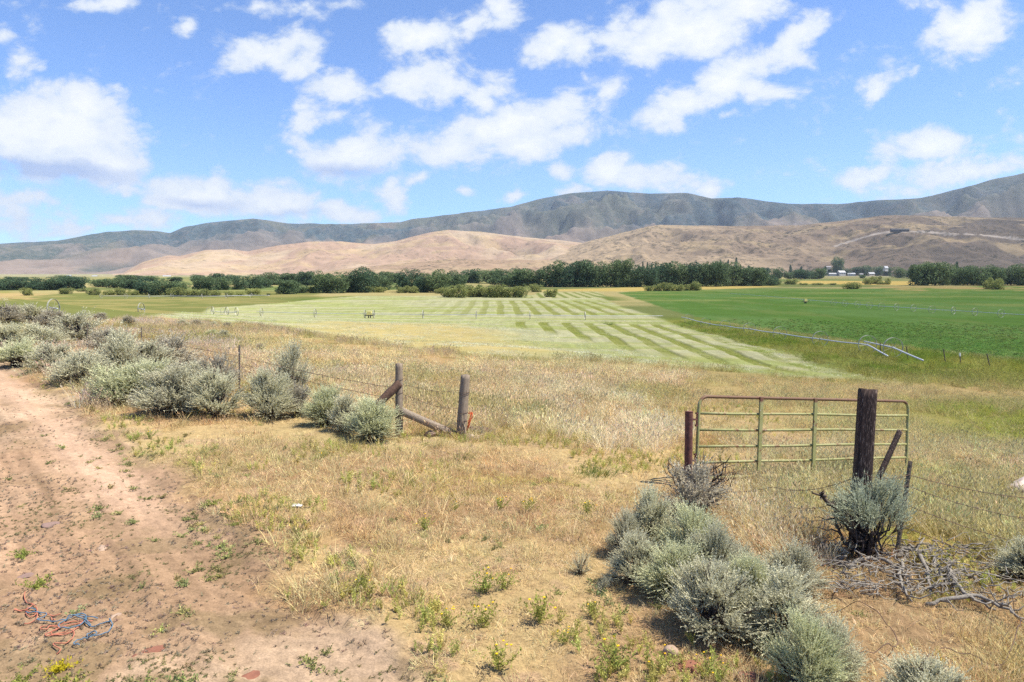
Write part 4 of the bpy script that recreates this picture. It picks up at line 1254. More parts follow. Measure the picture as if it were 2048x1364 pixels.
def gate_paint():
    m, nt, out = new_mat("faded_green_paint")
    tc = N(nt, "ShaderNodeTexCoord")
    n1 = noise(nt, tc.outputs["Object"], 7, 6, .7); n2 = noise(nt, tc.outputs["Object"], 2.2, 4, .6); n3 = noise(nt, tc.outputs["Object"], 30, 3, .6)
    sep = N(nt, "ShaderNodeSeparateXYZ"); L(nt, tc.outputs["Object"], sep.inputs[0])
    c = mixrgb(nt, maprange(nt, n2, .3, .7, 0, 1), tuple(lin(146, 146, 88) / 1.25), tuple(lin(166, 162, 112) / 1.25))
    c = mixrgb(nt, maprange(nt, n1, .55, .63, 0, .85), c, tuple(lin(112, 72, 54)))
    c = mixrgb(nt, maprange(nt, n3, .66, .70, 0, .8), c, tuple(lin(220, 214, 196) / 1.2))
    hi = maprange(nt, sep.outputs[2], 1.24, 1.27, 0, .85)     # the top rail has rusted through its paint
    c = mixrgb(nt, hi, c, tuple(lin(102, 66, 52)))
    b = N(nt, "ShaderNodeBsdfPrincipled"); b.inputs["Roughness"].default_value = .6; b.inputs["Specular IOR Level"].default_value = .3
    L(nt, c, b.inputs["Base Color"]); L(nt, b.outputs[0], out.inputs[0])
    return m


def place(o, origin, xaxis=None, zaxis=None):
    """local frame for an Empty: x along xaxis, z as near zaxis as possible"""
    from mathutils import Matrix
    X = Vector(xaxis).normalized(); Z = Vector(zaxis).normalized()
    Y = Z.cross(X).normalized(); Z = X.cross(Y).normalized()
    M = Matrix((X, Y, Z)).transposed().to_4x4(); M.translation = Vector(origin)
    o.matrix_world = M
    return o


# --- gate: six rails, three inner uprights, rounded top corners
GBL, GTL = P(1392, 957, 10.9), P(1391, 793, 10.9)
GBR, GTR = P(1812, 941, 12.95), P(1818, 803, 12.95)
glen = float(np.linalg.norm(GBR - GBL)); gh = float(np.linalg.norm(GTL - GBL))
gate = empty("farm_gate"); place(gate, GBL, GBR - GBL, GTL - GBL)
GPT = gate_paint()
rt = .027; crn = .16
fr = MB()
arc = lambda cx, cz, a0, a1: [(cx + crn * math.cos(t), 0, cz + crn * math.sin(t)) for t in np.linspace(a0, a1, 8)]
loop = [(0, 0, .0)] + [(0, 0, gh * .3), (0, 0, gh * .6)] + arc(crn, gh - crn, math.pi, math.pi / 2) + [(glen * k, 0, gh) for k in (.25, .5, .75)] + arc(glen - crn, gh - crn, math.pi / 2, 0) + [(glen, 0, gh * .6), (glen, 0, gh * .3), (glen, 0, 0)] + [(glen * k, 0, 0) for k in (.75, .5, .25)]
fr.tube(loop, rt, 10, closed=True)
obj("frame", fr.mesh("frame"), GPT, gate)
for k, zf in enumerate((.19, .385, .59, .795)):
    m_ = MB(); xs_ = np.linspace(rt, glen - rt, 9)
    m_.tube([(a_, 0, gh * zf + .006 * math.sin(a_ * 2 + k)) for a_ in xs_], rt * .82, 8); obj("rail", m_.mesh("rail"), GPT, gate)
for k, xf in enumerate((.255, .505, .755)):
    m_ = MB(); xc = glen * xf
    m_.box((xc - .034, -.056, -.02), (xc + .034, -.023, gh + .015)); obj("upright", m_.mesh("upright", False), GPT, gate)
for zf in (.72, .22):
    m_ = MB(); z0 = gh * zf
    m_.tube([(-.03, 0, z0 - .10), (-.03, 0, z0 + .10)], .014, 8); m_.box((-.055, -.018, z0 - .11), (.0, .018, z0 - .085)); m_.box((-.055, -.018, z0 + .085), (.0, .018, z0 + .11))
    m_.box((-.15, -.012, z0 - .015), (-.03, .012, z0 + .015))
    obj("hinge", m_.mesh("hinge", False), RUST, gate)
tag(gate, "faded green tube gate of six rails with a rusty top rail", "gate")

# --- rusty pipe hinge post
rp = empty("pipe_post", P(1376, 972, 10.8)); b0 = np.array(rp.location); top = P(1378, 823, 10.8) - b0
m_ = MB(); m_.tube([(0, 0, -.4), top * .33, top * .66, top], .062, 14, caps=False); obj("pipe", m_.mesh("pipe"), RUST, rp)
m_ = MB(); m_.tube([top * .995, top * 1.004], [.066, .06], 14); obj("cap", m_.mesh("cap"), RUST, rp)
tag(rp, "short rusty steel pipe post carrying the green gate's hinges", "post")


def rough_post(name, base, top, w, d, mat, label, round_=False, rot=0.0, seed=0, chip=.02):
    """a square sleeper or a peeled log with an uneven top"""
    base = np.array(base); ax = np.array(top) - base; ln = np.linalg.norm(ax)
    g = np.random.default_rng(seed)
    e = empty(name, base); place(e, base, (math.cos(rot), math.sin(rot), 0), ax)
    # keep z along the lean
    X = Vector((math.cos(rot), math.sin(rot), 0)); Z = Vector(ax).normalized(); X = (X - Z * X.dot(Z)).normalized()
    from mathutils import Matrix
    M = Matrix((X, Z.cross(X), Z)).transposed().to_4x4(); M.translation = Vector(base); e.matrix_world = M
    n = 28 if round_ else 32; rows = 22
    th = np.arange(n) * 2 * math.pi / n
    V = []
    for i in range(rows):
        t = i / (rows - 1); z_ = -.35 + (ln + .35) * t
        if round_:
            r_ = np.full(n, .5) * (1.06 - .12 * t)
            cx, cy = r_ * np.cos(th), r_ * np.sin(th)
        else:
            p_ = 7.0
            k_ = (np.abs(np.cos(th)) ** p_ + np.abs(np.sin(th)) ** p_) ** (-1 / p_)
            cx, cy = .5 * k_ * np.cos(th), .5 * k_ * np.sin(th)
        wv = 1 + .05 * (vnoise(th * 3.1 + seed, np.full(n, z_ * .6), seed) - .5) + .06 * (vnoise(np.cos(th) * 9 + seed, np.sin(th) * 9 + z_ * .25, seed + 2) - .5)
        zz_ = z_ + (chip * (vnoise(cx * 6 + 3, cy * 6, seed + 5) - .5) * 2 if i == rows - 1 else 0)
        V.append(np.stack([cx * wv * w, cy * wv * d, np.full(n, z_) if np.isscalar(zz_) else zz_], -1))
    V = np.vstack(V + [np.array([[0, 0, ln + chip * .3]])])
    Q = [(i * n + k_, i * n + (k_ + 1) % n, (i + 1) * n + (k_ + 1) % n, (i + 1) * n + k_) for i in range(rows - 1) for k_ in range(n)]
    c_ = len(V) - 1
    T = [((rows - 1) * n + k_, (rows - 1) * n + (k_ + 1) % n, c_) for k_ in range(n)]
    me = build_mesh("shaft", V, [np.array(T), np.array(Q)])
    obj("shaft", me, mat, e)
    tag(e, label, "post")
    return e


def wire_wraps(e, zs, r, seed):
    g = np.random.default_rng(seed)
    for z_ in zs:
        m_ = MB(); th = np.linspace(0, 2 * math.pi, 22)
        m_.tube([(math.cos(t) * r, math.sin(t) * r, z_ + .02 * math.sin(t + seed)) for t in th[:-1]], .004, 5, closed=True)
        obj("wire_wrap", m_.mesh("wire_wrap"), WIRE, e)


tie_top = P(1735, 779, 8.15)
tie = rough_post("gate_post", P(1716, 1094, 8.0), tie_top, .185, .235, TARWOOD, "thick square dark gate post, an old creosoted railroad tie", False, R(-16), 3, .012)
e = rough_post("fence_post", P(798, 862, 13.9), P(798, 727, 13.9), .152, .152, POSTWOOD, "upright grey wooden post held by a slanting brace", True, .3, 5)
wire_wraps(e, (.32, .78, 1.05), .083, 1)
e = rough_post("fence_post", P(921, 884, 14.1), P(931, 750, 14.1), .205, .205, POSTWOOD, "leaning grey wooden post with wire wraps and orange twine", True, 1.1, 9)
wire_wraps(e, (.45, .62, 1.0, 1.04), .112, 2)


def plank(name, a_, b_, w, h, mat, label, cat, seed=0, parent=None, up=(0, 0, 1)):
    a_ = np.array(a_); b_ = np.array(b_); ax = b_ - a_; ln = np.linalg.norm(ax)
    e = bpy.data.objects.new(name, None)
    g = np.random.default_rng(seed)
    n = 14; V = []
    for i in range(n):
        t = i / (n - 1)
        s = 1 + .12 * (vnoise(np.array([t * 5 + seed]), np.array([seed * 1.7]))[0] - .5)
        q_ = np.array([(-1, -1), (-.55, -1.04), (.55, -1.0), (1, -.95), (1.02, 0), (1, 1), (.4, 1.05), (-.5, 1.0), (-1, .96), (-1.03, .1)]) * .5
        j = 1 + .08 * (vnoise(np.arange(10) * 1.3 + seed, np.full(10, t * 4)) - .5)
        V.append(np.stack([np.full(10, t * ln), q_[:, 0] * w * s * j, q_[:, 1] * h * s * j], -1))
    V = np.vstack(V)
    Q = [(i * 10 + k, i * 10 + (k + 1) % 10, (i + 1) * 10 + (k + 1) % 10, (i + 1) * 10 + k) for i in range(n - 1) for k in range(10)]
    V = np.vstack([V, [[0, 0, 0]], [[ln, 0, 0]]]); c0, c1 = len(V) - 2, len(V) - 1
    T = [(c0, (k + 1) % 10, k) for k in range(10)] + [(c1, (n - 1) * 10 + k, (n - 1) * 10 + (k + 1) % 10) for k in range(10)]
    o = obj(name, build_mesh(name, V, [np.array(T), np.array(Q)]), mat)
    place(o, a_, ax, up)
    tag(o, label, cat)
    return o


plank("brace_board", P(799, 766, 13.85), P(752, 812, 13.55), .10, .15, BROWNWOOD, "dark brown brace board slanting from the upright post into the sage", "board", 3)
plank("fallen_rail", P(802, 822, 13.78), P(935, 880, 14.35), .13, .15, RAILWOOD, "silvery rail sagging from the upright post to the leaning post's foot", "rail", 5)
plank("wood_block", P(936, 858, 14.6), P(982, 862, 15.0), .14, .13, BROWNWOOD, "short rotten brown timber lying right of the leaning post", "timber", 7)
plank("brace_board", P(1800, 862, 9.0), P(1757, 956, 8.8), .04, .075, TARWOOD, "old dark plank leaning behind the thick square gate post", "board", 8)

# --- steel wire posts
def t_post(a_, b_, label, group="steel fence posts", r=.02, white=False, mat=None):
    a_ = np.array(a_); b_ = np.array(b_); ax = b_ - a_; ln = np.linalg.norm(ax)
    e = empty("steel_post", a_); place(e, a_, (1, 0, 0), ax)
    X = Vector((1, 0, 0)); Z = Vector(ax).normalized(); X = (X - Z * X.dot(Z)).normalized()
    from mathutils import Matrix
    M = Matrix((X, Z.cross(X), Z)).transposed().to_4x4(); M.translation = Vector(a_); e.matrix_world = M
    m_ = MB(); m_.box((-r, -r * .25, -.3), (r, r * .25, ln)); m_.box((-r * .22, r * .27, -.3), (r * .22, r * 1.6, ln - .003))
    for k in range(int(ln / .06)): m_.box((-r * .5, -r * .6, .05 + k * .06), (r * .5, -r * .27, .075 + k * .06))
    obj("shaft", m_.mesh("shaft", False), mat or TPOST, e)
    if white:
        m_ = MB(); m_.box((-r * 1.15, -r * .75, ln * .72), (r * 1.15, r * 1.75, ln + .01)); obj("painted_top", m_.mesh("painted_top", False), WHITEP, e)
    return tag(e, label, "post", group)


t_post(P(1794, 1104, 7.9), P(1821, 922, 7.95), "rusty steel post leaning right of the sage by the thick gate post", r=.023)
def field_post(bx, by, ty, label, white=False, lean=0):
    p = unproj(bx, by); dep = np.dot(p - CAM, np.array([0, CP, -SP])); p[2] = gz(p[0], p[1])
    t_post(p, P(bx + lean, ty, dep), label, "steel posts along the alfalfa field", .045, white)
field_post(1762, 711, 685, "thin steel post beside the nearest irrigation wheels", lean=-2)
field_post(1816, 719, 693, "steel post in the rough grass just right of the pipe's open end", lean=-3)
field_post(1891, 727, 698, "steel post left of the white topped one", lean=-4)
field_post(1921, 729, 706, "steel post with a white painted top by the alfalfa", True, -1)
field_post(1980, 734, 708, "leaning steel post right of the white topped one", lean=-6)
def hedge_post(bx, by, ty, dep, label):
    t_post(P(bx, by, dep), P(bx, ty, dep), label, "slim posts in the sagebrush hedge", .024, mat=POSTWOOD)
hedge_post(479, 760, 690, 18.5, "slim grey post right of the hedge's dead twig bush")
hedge_post(283, 700, 655, 27, "slim grey post standing behind the hedge's centre")
hedge_post(175, 668, 648, 36, "short grey post far back in the hedge")


# --- barbed wire
def wire(pts, sag, label, group="barbed wire strands", barbs=True, r=.0035):
    pts = [np.array(p) for p in pts]; full = []
    for a_, b_ in zip(pts[:-1], pts[1:]):
        n = max(6, int(np.linalg.norm(b_ - a_) / .25))
        t = np.linspace(0, 1, n)[:, None]
        s = a_ * (1 - t) + b_ * t; s[:, 2] -= (sag * 4 * t * (1 - t))[:, 0]
        full.append(s if not full else s[1:])
    full = np.vstack(full); full += np.random.default_rng(len(full)).normal(0, .006, full.shape)
    m_ = MB(); m_.tube(full, r, 4)
    if barbs:
        L_ = np.concatenate([[0], np.cumsum(np.linalg.norm(np.diff(full, axis=0), axis=1))])
        for d_ in np.arange(.06, L_[-1], .13):
            c_ = np.array([np.interp(d_, L_, full[:, k]) for k in range(3)])
            for q_ in range(2):
                v = rnd_dirs(1, rng)[0] * .018; m_.tube([c_ - v, c_ + v], .0022, 3)
    return tag(obj("barbed_wire", m_.mesh("barbed_wire"), WIRE), label, "barbed wire", group)


def on_post(px, py, d): return P(px, py, d)
tp = lambda f: P(1794 + 27 * f, 1104 - 182 * f, 7.92)
for f, (ex, ey, dd), sg, lb in ((.84, (2120, 1000, 8.0), .05, "highest barbed wire running right from the rusty steel post"), (.72, (2120, 1045, 8.0), .06, "second highest barbed wire running right from the rusty steel post"), (.52, (2120, 1100, 8.0), .05, "third barbed wire down, running right from the rusty steel post"), (.30, (2120, 1165, 8.0), .05, "lowest barbed wire running right from the rusty steel post")):
    wire([P(1725, 1085 - 165 * f, 7.82), tp(f), P(ex, ey, dd)], sg, lb, "wires right of the gate post")
for (y0, y1, sg, lb) in ((968, 952, .10, "slack top wire between the rusty pipe post and the thick gate post"), (985, 985, .16, "middle slack wire between the pipe post and the thick gate post"), (1005, 1020, .12, "lowest slack wire between the pipe post and the thick gate post")):
    wire([P(1382, y0, 10.7), P(1545, (y0 + y1) / 2 + 14, 9.4), P(1715, y1, 7.95)], sg, lb, "wires left of the gate post")
for (ya, yb, lb) in ((768, 782, "top wire strand between the two wooden posts"), (788, 818, "middle wire strand between the two wooden posts"), (826, 856, "lowest wire strand between the two wooden posts")):
    wire([P(806, ya, 13.85), P(915, yb, 14.0)], .06, lb, "wires between the wooden posts", r=.004)
for k, lb in enumerate(("upper wire running left from the braced post into the hedge", "lower wire running left from the braced post into the hedge")):
    wire([P(790, 776 + 22 * k, 13.9), P(479, 712 + 14 * k, 18.4), P(283, 672 + 10 * k, 27), P(175, 655 + 6 * k, 36)], .05, lb, "wires through the hedge", r=.005)
for (pts, lb) in ((((1280, 1288, 6.0), (1440, 1235, 6.3), (1600, 1275, 6.1)), None),):
    pass
# loose coil of wire on the ground at the lower right
def ground_curve(pix, lift=.012, amp=0.0, n=8, seed=0, smooth_=True):
    g = np.random.default_rng(seed)
    Pp = np.array(pix, float)
    out = []
    for i in range(len(Pp) - 1):
        p0 = Pp[max(i - 1, 0)]; p1 = Pp[i]; p2 = Pp[i + 1]; p3 = Pp[min(i + 2, len(Pp) - 1)]
        for t in np.linspace(0, 1, n, endpoint=False):
            out.append(.5 * ((2 * p1) + (-p0 + p2) * t + (2 * p0 - 5 * p1 + 4 * p2 - p3) * t * t + (-p0 + 3 * p1 - 3 * p2 + p3) * t ** 3))
    out.append(Pp[-1])
    W = np.array([unproj(a_, b_) for a_, b_ in out])
    W[:, 2] = ground_z(W[:, 0], W[:, 1]) + lift
    if amp: W[:, 2] += np.abs(fbm(np.arange(len(W)) / 6.0, np.zeros(len(W)) + seed, seed, 2) - .35) * amp
    return W


m_ = MB(); W = ground_curve([(1600, 1250), (1680, 1232), (1760, 1262), (1795, 1300), (1770, 1330), (1700, 1335), (1640, 1310)], .03, .25, 8, 3); m_.tube(W, .004, 4)
tag(obj("loose_wire", m_.mesh("loose_wire"), WIRE), "loose loop of rusty wire on the ground at lower right", "wire")
m_ = MB(); W = ground_curve([(1850, 1350), (1860, 1322), (1930, 1318), (2000, 1340), (2030, 1300), (2040, 1250), (2020, 1230)], .03, .4, 8, 4); m_.tube(W, .004, 4)
tag(obj("loose_wire", m_.mesh("loose_wire"), WIRE), "loose rusty wire curling up near the bottom right corner", "wire")

# --- baling twine
ORANGE = plain_mat("orange_twine", tuple(lin(216, 140, 112) / 1.5), tuple(lin(198, 122, 96) / 1.5), 30, .8)
BLUE = plain_mat("blue_twine", tuple(lin(112, 146, 168) / 1.5), tuple(lin(94, 126, 150) / 1.5), 30, .8)
z5 = lambda L_: [(a_ / 2.926, 900 + b_ / 2.926) for a_, b_ in L_]
om = MB(); bm_ = MB()
for i, L_ in enumerate(([(145, 800), (140, 830), (160, 870), (190, 882), (150, 912), (92, 905), (85, 918), (140, 912), (185, 930), (216, 940), (208, 968), (140, 990)],
                        [(155, 862), (205, 895), (215, 935), (180, 955), (150, 930), (165, 890)],
                        [(262, 935), (300, 947), (352, 942)], [(296, 950), (305, 968), (322, 978)],
                        [(540, 985), (440, 984), (330, 1000), (245, 1003), (236, 1020), (270, 1024), (300, 1006), (345, 1030), (262, 1062), (400, 1040), (432, 1060), (385, 1104), (308, 1112), (352, 1138), (328, 1150)],
                        [(500, 990), (470, 1005), (440, 1030), (400, 1050), (300, 1052), (350, 1020), (480, 992)], [(430, 1046), (300, 1060), (260, 1052)])):
    om.tube(ground_curve(z5(L_), .012, .04, 7, i), .005, 5)
for i, L_ in enumerate(([(150, 935), (250, 940), (270, 958), (215, 980), (335, 986), (400, 975), (470, 952), (505, 962), (480, 1008), (400, 1025), (350, 1020), (345, 995), (400, 975), (470, 960), (572, 977)],
                        [(500, 962), (495, 992), (540, 1016), (640, 1000), (640, 990), (657, 1015), (650, 1040), (590, 1075), (525, 1074), (508, 1060), (540, 1046), (565, 1056), (520, 1072), (480, 1082), (440, 1106), (432, 1118), (465, 1122)],
                        [(160, 905), (200, 912), (240, 945)], [(380, 982), (430, 968), (500, 985), (530, 1010)])):
    bm_.tube(ground_curve(z5(L_), .018, .05, 7, 20 + i), .005, 5)
tag(obj("baling_twine", om.mesh("baling_twine"), ORANGE), "tangled orange baling twine lying on the dirt road", "twine", "baling twine")
tag(obj("baling_twine", bm_.mesh("baling_twine"), BLUE), "tangled blue baling twine lying on the dirt road", "twine", "baling twine")
m_ = MB(); g = np.random.default_rng(55)
for k in range(5):
    base = [(938, 826), (943, 826), (942, 834), (939, 842), (937, 850), (935, 860 - 2 * k)]
    m_.tube([P(a_ + g.normal(0, 1.2), b_ + g.normal(0, .8), 13.95 + g.normal(0, .02)) for a_, b_ in base], .008, 5)
tag(obj("baling_twine", m_.mesh("baling_twine"), plain_mat("bright_orange_twine", tuple(lin(232, 110, 60) / 1.1), None, 30, .8)), "bright orange twine hanging on the leaning post's right side", "twine", "baling twine")

# --- white scrap of paper
p = unproj(595, 1013); g = np.random.default_rng(8)
nx_, ny_ = 9, 6; gx_, gy_ = np.meshgrid(np.linspace(-.075, .075, nx_), np.linspace(-.05, .05, ny_))
gz_ = .02 + .018 * (vnoise(gx_ * 30, gy_ * 30, 4) - .3); gx_ = gx_ * (1 - .25 * np.abs(gy_) / .05 * (gx_ > 0))
V = np.stack([gx_, gy_, gz_], -1).reshape(-1, 3); J = np.arange(nx_ * ny_).reshape(ny_, nx_)
Fq = np.stack([J[:-1, :-1], J[:-1, 1:], J[1:, 1:], J[1:, :-1]], -1).reshape(-1, 4)
V2 = np.vstack([V, V - [0, 0, .003]]); Fq2 = np.vstack([Fq, Fq[:, ::-1] + len(V)])
o = obj("paper_scrap", build_mesh("paper_scrap", V2, [Fq2]), plain_mat("paper", tuple(lin(236, 238, 242) / 1.1), None, 8, .9)); o.location = (p[0], p[1], gz(p[0], p[1]))
tag(o, "small crumpled white paper scrap lying on the straw edge", "litter")


# --- rocks
def rock(name, p, sx, sy, sz, mat, label, seed, flat=False, group=None, rz=0):
    nu, nv = 26, 14; V = []
    u = np.arange(nu) * 2 * math.pi / nu; v = np.linspace(-math.pi / 2, math.pi / 2, nv)
    U, W_ = np.meshgrid(u, v)
    X, Y, Z = np.cos(W_) * np.cos(U), np.cos(W_) * np.sin(U), np.sin(W_)
    for k in range(9):   # flat broken faces
        n_ = rnd_dirs(1, np.random.default_rng(seed * 31 + k))[0]; d_ = .62 + .25 * ((k * 37 + seed * 11) % 10) / 10
        dt = X * n_[0] + Y * n_[1] + Z * n_[2]; ov = np.maximum(dt - d_, 0)
        X, Y, Z = X - n_[0] * ov, Y - n_[1] * ov, Z - n_[2] * ov
    nz_ = 1 + .12 * (vnoise(X * 3 + seed, Y * 3 + Z * 2.3, seed) - .5)
    V = np.stack([X * nz_ * sx, Y * nz_ * sy, Z * nz_ * sz], -1).reshape(-1, 3)
    J = np.arange(nu * nv).reshape(nv, nu); Jn = np.roll(J, -1, 1)
    Fq = np.stack([J[:-1], Jn[:-1], Jn[1:], J[1:]], -1).reshape(-1, 4)
    o = obj(name, build_mesh(name, V, [Fq]), mat); o.location = (p[0], p[1], gz(p[0], p[1]) + sz * .35); o.rotation_euler = (0, 0, rz)
    return tag(o, label, "rock", group)


REDR = plain_mat("red_sandstone", tuple(lin(172, 116, 92) / 1.6), tuple(lin(150, 100, 80) / 1.6), 9, .9, 0, .5)
PALER = plain_mat("pale_stone", tuple(lin(206, 180, 156) / 1.6), tuple(lin(180, 150, 126) / 1.6), 9, .9, 0, .5)
WHITER = plain_mat("whitish_boulder", tuple(lin(214, 196, 182) / 1.15), tuple(lin(190, 168, 152) / 1.15), 5, .9, 0, .4)
GREYR = plain_mat("purple_grey_stone", tuple(lin(170, 140, 128) / 1.6), tuple(lin(160, 132, 118) / 1.6), 9, .9, 0, .4)
rock("rock", P(2054, 950, 11.2), .32, .28, .36, WHITER, "pale whitish boulder cut by the right frame edge", 1)
rock("rock", unproj(862, 872), .17, .14, .11, PALER, "pinkish rock in the grass under the sagging rail", 2)
rock("rock", unproj(985 - 40, 876), .12, .08, .07, WHITER, "small whitish stone at the leaning post's foot", 12)
rock("rock", unproj(1382, 1336), .15, .09, .04, REDR, "flat dark red rock at the bottom edge left of the sagebrush", 3)
rock("rock", unproj(1342, 1312), .07, .07, .07, PALER, "pale pinkish rock above the flat red rock", 4)
rock("rock", unproj(1500, 1362), .11, .08, .05, REDR, "red rock at the bottom edge below the wide silver sagebrush", 5)
for i, (bx, by, s_, mt, lb) in enumerate(((110, 1045, .20, GREYR, "flat purple grey stone flush with the road, upper left"), (58, 1138, .14, GREYR, "flat grey stone beside the weed mat at the left edge"), (298, 1302, .14, REDR, "flat reddish stone sunk in the road right of the yellowing weed"), (505, 1340, .16, REDR, "broad flat reddish stone sunk in the road near the bottom edge"), (232, 1228, .07, PALER, "small pale stone just right of the blue twine"), (205, 1090, .14, PALER, "flat pale stone in the road above the twine"))):
    o = rock("flat_stone", unproj(bx, by), s_, s_ * .6, .02, mt, lb, 20 + i, True, "flat stones in the dirt road", .4 * i); o.location.z -= .016

# --- dead branches
g = np.random.default_rng(66)
BR = [
    (((1680, 1120, 7.75), (1740, 1100, 7.7), (1790, 1112, 7.65), (1822, 1160, 7.5)), .026, "grey dead branch lying left of the rusty steel post's foot"),
    (((1795, 1100, 7.7), (1812, 1082, 7.65), (1840, 1092, 7.6), (1856, 1130, 7.5), (1862, 1180, 7.3)), .030, "thick arching grey branch beside the rusty steel post"),
    (((1858, 1080, 7.7), (1870, 1105, 7.65), (1876, 1140, 7.5)), .024, "upright broken branch stub in the dead branch pile"),
    (((1895, 1105, 7.7), (1905, 1145, 7.5), (1935, 1180, 7.3), (1990, 1205, 7.15)), .024, "thick dark branch sloping down right in the dead branch pile"),
    (((1850, 1195, 7.2), (1920, 1180, 7.2), (1965, 1178, 7.2), (2030, 1215, 7.0), (2090, 1240, 7.0)), .020, "long silvery branch along the bottom of the dead branch pile"),
    (((1815, 1090, 7.7), (1800, 1120, 7.55), (1808, 1165, 7.4), (1824, 1190, 7.2)), .020, "thin grey branch curving down behind the rusty steel post"),
    (((1870, 1130, 7.5), (1915, 1128, 7.5), (1965, 1150, 7.4)), .018, "curved twig branch at the top right of the dead branch pile"),
    (((1830, 1175, 7.35), (1880, 1150, 7.4), (1940, 1165, 7.3)), .018, "slim branch crossing the middle of the dead branch pile"),
    (((1940, 1185, 7.2), (2000, 1190, 7.15), (2050, 1232, 7.0)), .018, "dark branch at the right end of the dead branch pile"),
    (((1730, 1095, 7.8), (1700, 1060, 7.8), (1655, 1000, 7.75), (1640, 985, 7.75)), .034, "bare sage trunk leaning left from the thick gate post"),
    (((1705, 1100, 7.8), (1680, 1070, 7.8), (1672, 1020, 7.75)), .022, "thin bare stem left of the thick gate post's foot"),
]
for i, (pp, r_, lb) in enumerate(BR):
    nn = len(pp)
    pts = np.array([CAM + (unproj(a_[0], a_[1] + (14 if i < 9 else 0)) - CAM) * ((.955 if 0 < j_ < nn - 1 else .99) if i < 9 else 1) for j_, a_ in enumerate(pp)]) if i < 9 else np.array([P(*a_) for a_ in pp])
    # smooth polyline
    t = np.linspace(0, len(pts) - 1, 4 * len(pts)); S = np.stack([np.interp(t, np.arange(len(pts)), pts[:, k]) for k in range(3)], -1)
    for _ in range(2): S[1:-1] = (S[:-2] + S[1:-1] * 2 + S[2:]) / 4
    S[:, 2] = np.maximum(S[:, 2], ground_z(S[:, 0], S[:, 1]) + r_ * .6)
    S[1:-1] += g.normal(0, .012, S[1:-1].shape)
    m_ = MB(); m_.tube(S, r_ * (1.15 - .7 * np.linspace(0, 1, len(S))) * g.uniform(.85, 1.15, len(S)), 7)
    for j in range(7):
        k = g.integers(2, len(S) - 1); e_ = S[k] + (rnd_dirs(1, g)[0] * np.array([1, 1, .5]) + [0, 0, .12]) * g.uniform(.1, .35)
        e_[2] = max(e_[2], gz(e_[0], e_[1]) + .01); limb(m_, g, S[k], e_, r_ * .45, .003, 5, .08, 5)
    tag(obj("dead_branch", m_.mesh("dead_branch"), GREY_WOOD if i < 9 else SAGE_WOOD), lb, "branch", "dead branches by the wire fence")
m_ = MB()
for i in range(420):
    c_ = unproj(g.uniform(1640, 2040), g.uniform(1095, 1205) + 0)
    if (c_[0] / c_[1]) < .45: continue
    c_[2] = gz(c_[0], c_[1]) + g.uniform(.0, .16); e_ = c_ + rnd_dirs(1, g)[0] * np.array([.4, .3, .12]) * g.uniform(.4, 1.2); e_[2] = max(e_[2], gz(e_[0], e_[1]) + .01)
    limb(m_, g, c_, e_, .008, .003, 5, .06, 4)
tag(obj("twig_litter", m_.mesh("twig_litter"), GREY_WOOD), "fine grey twigs littering the ground around the dead branches", None, None, "stuff")
m_ = MB()
for i in range(34):
    b_ = P(1388 + g.uniform(-22, 30), 1000 + g.uniform(-10, 20), 10.2); a_ = g.uniform(-1.0, 1.3)
    e_ = b_ + np.array([math.sin(a_) * .6, g.normal(0, .15), .25 + .5 * abs(math.cos(a_))]) * g.uniform(.5, 1.1)
    pts = limb(m_, g, b_, e_, .016, .004, 6, .07, 5)
    for j in range(3): limb(m_, g, pts[3 + j % 2], pts[3 + j % 2] + (rnd_dirs(1, g)[0] + [0, 0, .6]) * .16, .006, .002, 4, .08, 4)
for i in range(14):
    b_ = P(1430 + g.uniform(-20, 20), 1030 + g.uniform(-10, 12), 9.9); e_ = b_ + np.array([g.uniform(.3, 1.1), -.1, g.uniform(.05, .45)])
    limb(m_, g, b_, e_, .008, .002, 7, .05, 4)
tag(obj("dead_shrub", m_.mesh("dead_shrub"), SAGE_WOOD), "bare dark skeleton of a dead shrub at the rusty pipe post", "shrub")


# ------------------------------------------------------------------ wheel line irrigation
ALU = plain_mat("aluminium_pipe", tuple(lin(206, 208, 212) / 1.15), tuple(lin(180, 182, 186) / 1.15), 3, .5, .3)
GALV = plain_mat("galvanised_wheel", tuple(lin(206, 203, 184) / 1.4), tuple(lin(170, 166, 148) / 1.4), 3, .6, .2)
DARKST = plain_mat("dark_steel", tuple(lin(86, 80, 74)), None, 4, .7)
YELP = plain_mat("yellow_paint", tuple(lin(228, 214, 130) / 1.2), tuple(lin(210, 196, 120) / 1.2), 4, .6)


def wheel_meshes(dia, tube_r, spoke_r, nsp=8):
    r_ = dia / 2; rim = MB(); th = np.linspace(0, 2 * math.pi, 37)[:-1]
    ring = [(0, r_ * math.cos(t), r_ * math.sin(t)) for t in th]
    # flat band rim, wider than deep
    V = []
    for (dx, dr) in ((-.065, 0), (.065, 0), (.065, -.035), (-.065, -.035)):
        V.append(np.stack([np.full(36, dx), (r_ + dr) * np.cos(th), (r_ + dr) * np.sin(th)], -1))
    V = np.vstack(V); Q = []
    for k in range(36):
        l = (k + 1) % 36
        for a_, b_ in ((0, 1), (1, 2), (2, 3), (3, 0)): Q.append((a_ * 36 + k, a_ * 36 + l, b_ * 36 + l, b_ * 36 + k))
    rim.add(V, None, Q)
    sp = MB()
    for k in range(nsp):
        t = k * 2 * math.pi / nsp + .2
        sp.tube([(0, .08 * math.cos(t), .08 * math.sin(t)), (0, (r_ - .02) * math.cos(t), (r_ - .02) * math.sin(t))], spoke_r, 4)
    sp.tube([(-.12, 0, 0), (.12, 0, 0)], .11, 10)
    return rim.mesh("rim", False), sp.mesh("spokes", False)


